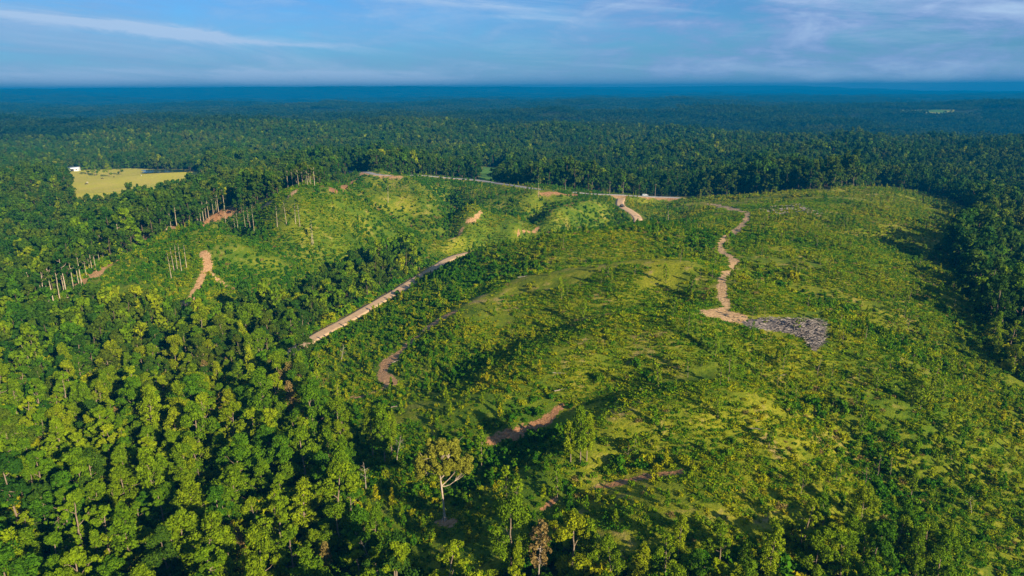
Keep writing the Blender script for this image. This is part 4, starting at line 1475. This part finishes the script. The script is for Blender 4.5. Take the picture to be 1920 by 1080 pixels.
# ------------------------------------------------------------------ grey brush pile
def build_pile():
    rg = np.random.default_rng(4)
    lo, hi = ASH.min(0), ASH.max(0)
    G = Geo()
    n = 0
    while n < 1100:
        x, y = rg.uniform(lo[0], hi[0]), rg.uniform(lo[1], hi[1])
        if not inside(A([x]), A([y]), ASH)[0]: continue
        east = (x - lo[0]) / (hi[0] - lo[0])
        if rg.random() > .25 + .75 * east: continue
        z = float(height(x, y)) + rg.uniform(0, .15 + 1.3 * east ** 2)
        a_ = rg.normal() * .8 + .1; L_ = rg.uniform(.8, 3.4); s_ = rg.normal() * .22
        d = A([math.cos(a_), math.sin(a_), s_]) * L_ / 2
        c = A([x, y, z]); r0 = rg.uniform(.025, .09)
        c[2] += .6 * east ** 1.5 * rg.random() - .25 * (1 - east); G.tube([c - d, c + rg.normal(size=3) * .12, c + d], [r0, r0 * .85, r0 * .5], 4)
        n += 1
    V, F, _ = G.get()
    c = V.mean(0); c[2] = float(height(c[0], c[1]))
    o = link('brush_pile', mesh('brush_pile', V - c, F, M['slash']), label='long grey pile of burnt sticks and logging slash beside the sandy pad', category='brush pile')
    o.location = c
    lo2, hi2 = ASH2.min(0), ASH2.max(0)
    G = Geo()
    for _ in range(150):
        x, y = rg.uniform(lo2[0], hi2[0]), rg.uniform(lo2[1], hi2[1])
        c = A([x, y, float(height(x, y)) + rg.uniform(.1, .8)]); a_ = rg.normal() * .9
        d = A([math.cos(a_), math.sin(a_), rg.normal() * .15]) * rg.uniform(.6, 2.2)
        G.tube([c - d, c + d], [.14, .08], 4)
    V, F, _ = G.get(); c = V.mean(0); c[2] = float(height(c[0], c[1]))
    o = link('brush_pile', mesh('brush_pile', V - c, F, M['slash']), label='faint grey pile of slash on the far part of the right hill', category='brush pile')
    o.location = c


M['slash'] = simple_mat('burnt_wood', (0.13, 0.11, 0.10), (0.34, 0.30, 0.27), .8, .9, .03)
build_pile()

LOGS = [(1058, 735, .35, 7.5, 'bleached fallen trunk lying above the red clay cut'), (1050, 705, -.3, 6.0, 'curved fallen pole above the bleached trunk'),
        (1200, 735, .7, 3.0, 'short white log near the bare grassy shoulder'), (1410, 817, -.35, 5.5, 'long grey log lying across the sunny hill slope'),
        (1470, 705, .2, 3.0, 'short pale log below the grey brush pile'), (980, 521, 0.1, 5.0, 'pale log on the bare spot in the middle of the hill'),
        (745, 682, .6, 4.5, 'fallen stick beside the long clay track'), (1900, 975, -.5, 2.5, 'single white log on the dark grass at lower right'),
        (600, 730, 1.0, 6.0, 'fallen pole at the edge of the lower wood'), (740, 770, .2, 5.0, 'fallen stem below the end of the clay track')]
for u_, v_, a_, L_, lab in LOGS:
    G = Geo(); rg = np.random.default_rng(int(u_))
    t = np.linspace(-.5, .5, 6)[:, None]
    G.tube(np.c_[t * L_, .25 * np.cos(t * 3) + rg.normal(size=(6, 1)) * .05, .25 + .12 * np.sin(t * 5)], np.linspace(.17, .07, 6), 6)
    for k in range(3):
        x = (k - .5) * L_ * .2
        G.tube([A([x, .2, .3]), A([x + .5, rg.uniform(-.6, .6), .8])], [.05, .02], 4)
    V, F, _ = G.get()
    o = single_mesh('fallen_log', mesh('fallen_log', V, F, M['deadwood']), ground_at(u_, v_), a_, .72, lab, 'log')

# ------------------------------------------------------------------ barn, house, vehicles, poles, cattle
M['whitewall'] = simple_mat('white_siding', (0.62, 0.64, 0.64), (0.74, 0.75, 0.75), .5)
M['metalroof'] = simple_mat('pale_metal_roof', (0.55, 0.60, 0.62), (0.70, 0.73, 0.75), .2, .45)
M['opening'] = simple_mat('dark_opening', (0.03, 0.03, 0.03), (0.05, 0.05, 0.05), 1.0)


def barn(loc, rz, L_, W_, H_, label, name='barn', cat='barn', roofm='metalroof'):
    e = bpy.data.objects.new(name, None); COL.objects.link(e); e.location = loc; e.rotation_euler[2] = rz
    e['label'] = label; e['category'] = cat
    V = [(-L_ / 2, -W_ / 2, -1), (L_ / 2, -W_ / 2, -1), (L_ / 2, W_ / 2, -1), (-L_ / 2, W_ / 2, -1), (-L_ / 2, -W_ / 2, H_), (L_ / 2, -W_ / 2, H_), (L_ / 2, W_ / 2, H_), (-L_ / 2, W_ / 2, H_),
         (-L_ / 2, 0, H_ + W_ * .25), (L_ / 2, 0, H_ + W_ * .25)]
    me_ = bpy.data.meshes.new('wall'); me_.from_pydata(V, [], [(0, 1, 5, 4), (1, 2, 6, 9, 5), (2, 3, 7, 6), (3, 0, 4, 8, 7), (0, 3, 2, 1)]); me_.materials.append(M['whitewall'])
    link('wall', me_, e)
    ov = .5; rh = H_ + W_ * .25
    G = Geo()
    for s_ in (-1, 1):
        y1 = s_ * (W_ / 2 + ov); z1 = H_ - ov * .5
        for q in range(2):
            pass
        top = [(-L_ / 2 - ov, 0, rh + .16), (L_ / 2 + ov, 0, rh + .16), (L_ / 2 + ov, y1, z1 + .16), (-L_ / 2 - ov, y1, z1 + .16)]
        bot = [(x, y, z - .14) for x, y, z in top]
        G.add(top + bot, [[0, 1, 2, 3], [7, 6, 5, 4], [0, 4, 5, 1], [1, 5, 6, 2], [2, 6, 7, 3], [3, 7, 4, 0]])
    V, F, _ = G.get(); link('roof', mesh('roof', V, F, M[roofm]), e)
    G = Geo(); G.box((0, -W_ / 2 - .02, 1.5), (3.2, .08, 3.0)); V, F, _ = G.get(); link('door', mesh('door', V, F, M['opening']), e)
    for x in (-L_ * .33, L_ * .33):
        G = Geo(); G.box((x, -W_ / 2 - .02, 1.9), (1.4, .08, 1.0)); V, F, _ = G.get(); link('window', mesh('window', V, F, M['opening']), e)
    return e


barn(ground_at(138, 322), .25, 13, 7, 3.0, 'long low white barn with a pale roof beside the pasture')
barn(ground_at(56, 303), -.1, 11, 8, 3.0, 'pale blue-roofed house half hidden in the far left wood', 'farmhouse', 'house')

M['carblack'] = simple_mat('dark_car_paint', (0.015, 0.015, 0.018), (0.02, 0.02, 0.024), 1.0, .3, 0.0)
M['carwhite'] = simple_mat('white_car_paint', (0.32, 0.36, 0.40), (0.36, 0.40, 0.44), 1.0, .3, 0.0)
M['glass'] = simple_mat('car_glass', (0.02, 0.025, 0.03), (0.03, 0.035, 0.04), 1.0, .1, 0.0)
M['rubber'] = simple_mat('tyre_rubber', (0.02, 0.02, 0.02), (0.03, 0.03, 0.03), 3.0)
M['steel'] = simple_mat('wheel_metal', (0.4, 0.4, 0.4), (0.5, 0.5, 0.5), 3.0, .4)
M['lamp'] = simple_mat('lamp_lens', (0.5, 0.5, 0.45), (0.6, 0.6, 0.55), 3.0, .2)


def car(name, loc, rz, paint, label, cat, pickup=False):
    e = bpy.data.objects.new(name, None); COL.objects.link(e); e.location = loc; e.rotation_euler[2] = rz
    e['label'] = label; e['category'] = cat
    prof = [(-2.5, .45), (-2.5, 1.0), (-.4, 1.05), (-.2, 1.8), (1.0, 1.82), (1.5, 1.15), (2.45, 1.0), (2.5, .45)] if pickup else \
           [(-2.3, .4), (-2.35, 1.0), (-2.0, 1.65), (.3, 1.7), (1.1, 1.1), (2.2, .95), (2.3, .4)]
    n = len(prof); V = []
    for s_ in (-1, 1):
        for x, z in prof: V.append((x, s_ * (.93 if z < 1.3 else .74), z))
    F = [tuple(range(n))[::-1], tuple(range(n, 2 * n))] + [(i, (i + 1) % n, n + (i + 1) % n, n + i) for i in range(n)]
    me_ = bpy.data.meshes.new('body'); me_.from_pydata(V, [], F); me_.materials.append(paint); link('body', me_, e)
    G = Geo(); G.box((.15 if pickup else -.6, 0, 1.42), (1.0 if pickup else 2.0, 1.74, .36)); V, F, _ = G.get(); link('side_window', mesh('side_window', V, F, M['glass']), e)
    for x in (-1.55, 1.55):
        for y in (-.85, .85):
            G = Geo(); G.tube([A([x, y - .12, .38]), A([x, y + .12, .38])], [.38, .38], 6); V, F, _ = G.get(); w = link('wheel', mesh('tyre', V, F, M['rubber']), e)
            G = Geo(); G.tube([A([x, y - .14, .38]), A([x, y + .14, .38])], [.2, .2], 6); V, F, _ = G.get(); link('rim', mesh('rim', V, F, M['steel']), w)
    for y in (-.65, .65):
        G = Geo(); G.box((2.48 if pickup else 2.27, y, .8), (.1, .3, .16)); V, F, _ = G.get(); link('headlight', mesh('headlight', V, F, M['lamp']), e)
    return e


gx, gy, gz = ground_at(1167, 386)
k = int(np.argmin(np.hypot(gravel[:, 0] - gx, gravel[:, 1] - gy)))
dr = gravel[min(k + 1, len(gravel) - 1)] - gravel[max(k - 1, 0)]
car('pickup_truck', (gravel[k, 0], gravel[k, 1], ROADS[0][2][k] + .24), math.atan2(dr[1], dr[0]), M['carblack'], 'dark pickup truck driving up the gravel road to the junction', 'truck', True)
gx, gy, gz = ground_at(1211, 374)
k = int(np.argmin(np.hypot(paved[:, 0] - gx, paved[:, 1] - gy)))
dr = paved[k + 1] - paved[k - 1]
car('parked_car', (paved[k, 0], paved[k, 1], ROADS[1][2][k] + .2), math.atan2(dr[1], dr[0]), M['carwhite'], 'pale grey car on the paved road right of the junction', 'car')

M['polewood'] = bark_mat('pole_wood', (0.20, 0.16, 0.12), (0.30, 0.25, 0.20))
for u_, lab in ((1143, 'utility pole left of the gravel junction'), (1168, 'utility pole behind the gravel junction'), (1060, 'utility pole beside the orange bare patch'), (1228, 'utility pole right of the parked car')):
    gx, gy, gz = ground_at(u_, 366 + (u_ - 1143) * .08)
    e = bpy.data.objects.new('utility_pole', None); COL.objects.link(e); e.location = (gx, gy, gz); e['label'] = 'grey wooden ' + lab; e['category'] = 'utility pole'; e['group'] = 'utility poles along the paved road'
    G = Geo(); G.tube([A([0, 0, -1]), A([0, 0, 9.5])], [.15, .1], 6); V, F, _ = G.get(); link('post', mesh('post', V, F, M['polewood']), e)
    G = Geo(); G.box((0, .14, 8.8), (2.0, .1, .12)); V, F, _ = G.get(); link('crossarm', mesh('crossarm', V, F, M['polewood']), e)

M['cowdark'] = simple_mat('dark_hide', (0.02, 0.018, 0.016), (0.04, 0.03, 0.025), 2.0)
M['cowpale'] = simple_mat('pale_hide', (0.55, 0.50, 0.42), (0.65, 0.60, 0.52), 2.0)


def cow(loc, rz, m_, label):
    vs = [(-.9, 0, 1.15), (-.3, 0, 1.1), (.4, 0, 1.1), (.8, 0, 1.2), (1.2, 0, 1.1), (1.5, 0, .75), (1.7, 0, .5)]
    rad = [.30, .38, .38, .30, .18, .15, .09]
    ed = [(i, i + 1) for i in range(6)]
    for px, x in ((0, -.85), (3, .65)):
        for s_ in (-1, 1):
            a0 = len(vs)
            kb = -.12 if px == 0 else .05
            vs += [(x, s_ * .2, .75), (x + kb, s_ * .22, .4), (x, s_ * .22, 0)]; rad += [.14, .08, .06]
            ed += [(px, a0), (a0, a0 + 1), (a0 + 1, a0 + 2)]
    a0 = len(vs); vs += [(-1.2, 0, 1.15), (-1.28, 0, .5)]; rad += [.05, .03]; ed += [(0, a0), (a0, a0 + 1)]
    me_ = bpy.data.meshes.new('cow'); me_.from_pydata(vs, ed, [])
    o = link('cow', me_, label=label, category='cow', group='cattle grazing in the pasture')
    me_.materials.append(m_)
    o.location = loc; o.rotation_euler[2] = rz
    md = o.modifiers.new('skin', 'SKIN'); 
    for i, r_ in enumerate(rad): me_.skin_vertices[0].data[i].radius = (r_, r_)
    me_.skin_vertices[0].data[1].use_root = True
    s_ = o.modifiers.new('sub', 'SUBSURF'); s_.levels = 1; s_.render_levels = 1
    o.data.attributes  # keep


def cow_safe(*a_):
    me_test = None
    cow(*a_)


for (u_, v_, m_, lab) in ((192, 336, 'cowdark', 'dark cow near the pasture clump'), (214, 333, 'cowdark', 'dark cow right of the pasture clump'), (162, 346, 'cowdark', 'dark cow in the lower left pasture'),
                          (265, 331, 'cowpale', 'pale cow near the pond'), (164, 344, 'cowpale', 'pale cow beside the dark cow in the lower pasture')):
    vs0 = bpy.data.meshes.new('probe'); bpy.data.meshes.remove(vs0)
    try:
        cow(ground_at(u_, v_), rng.random() * 6.28, M[m_], lab)
    except Exception as ex:
        print('cow', ex)

# ------------------------------------------------------------------ haze
def build_haze():
    G = Geo()
    zb, zt = -160.0, 140.0
    G.box((0, 0, (zb + zt) / 2), (26600, 26600, zt - zb))
    V, F, _ = G.get()
    m, T = mat('haze')
    out = T.n('ShaderNodeOutputMaterial')
    pv = T.n('ShaderNodeVolumePrincipled')
    pv.inputs['Color'].default_value = (0.0, 0.225, 0.54, 1)
    pv.inputs['Density'].default_value = 0.00021
    pv.inputs['Anisotropy'].default_value = 0.0
    T.t.links.new(pv.outputs[0], out.inputs['Volume'])
    link('haze', mesh('haze', V, F, m), kind='stuff')


build_haze()
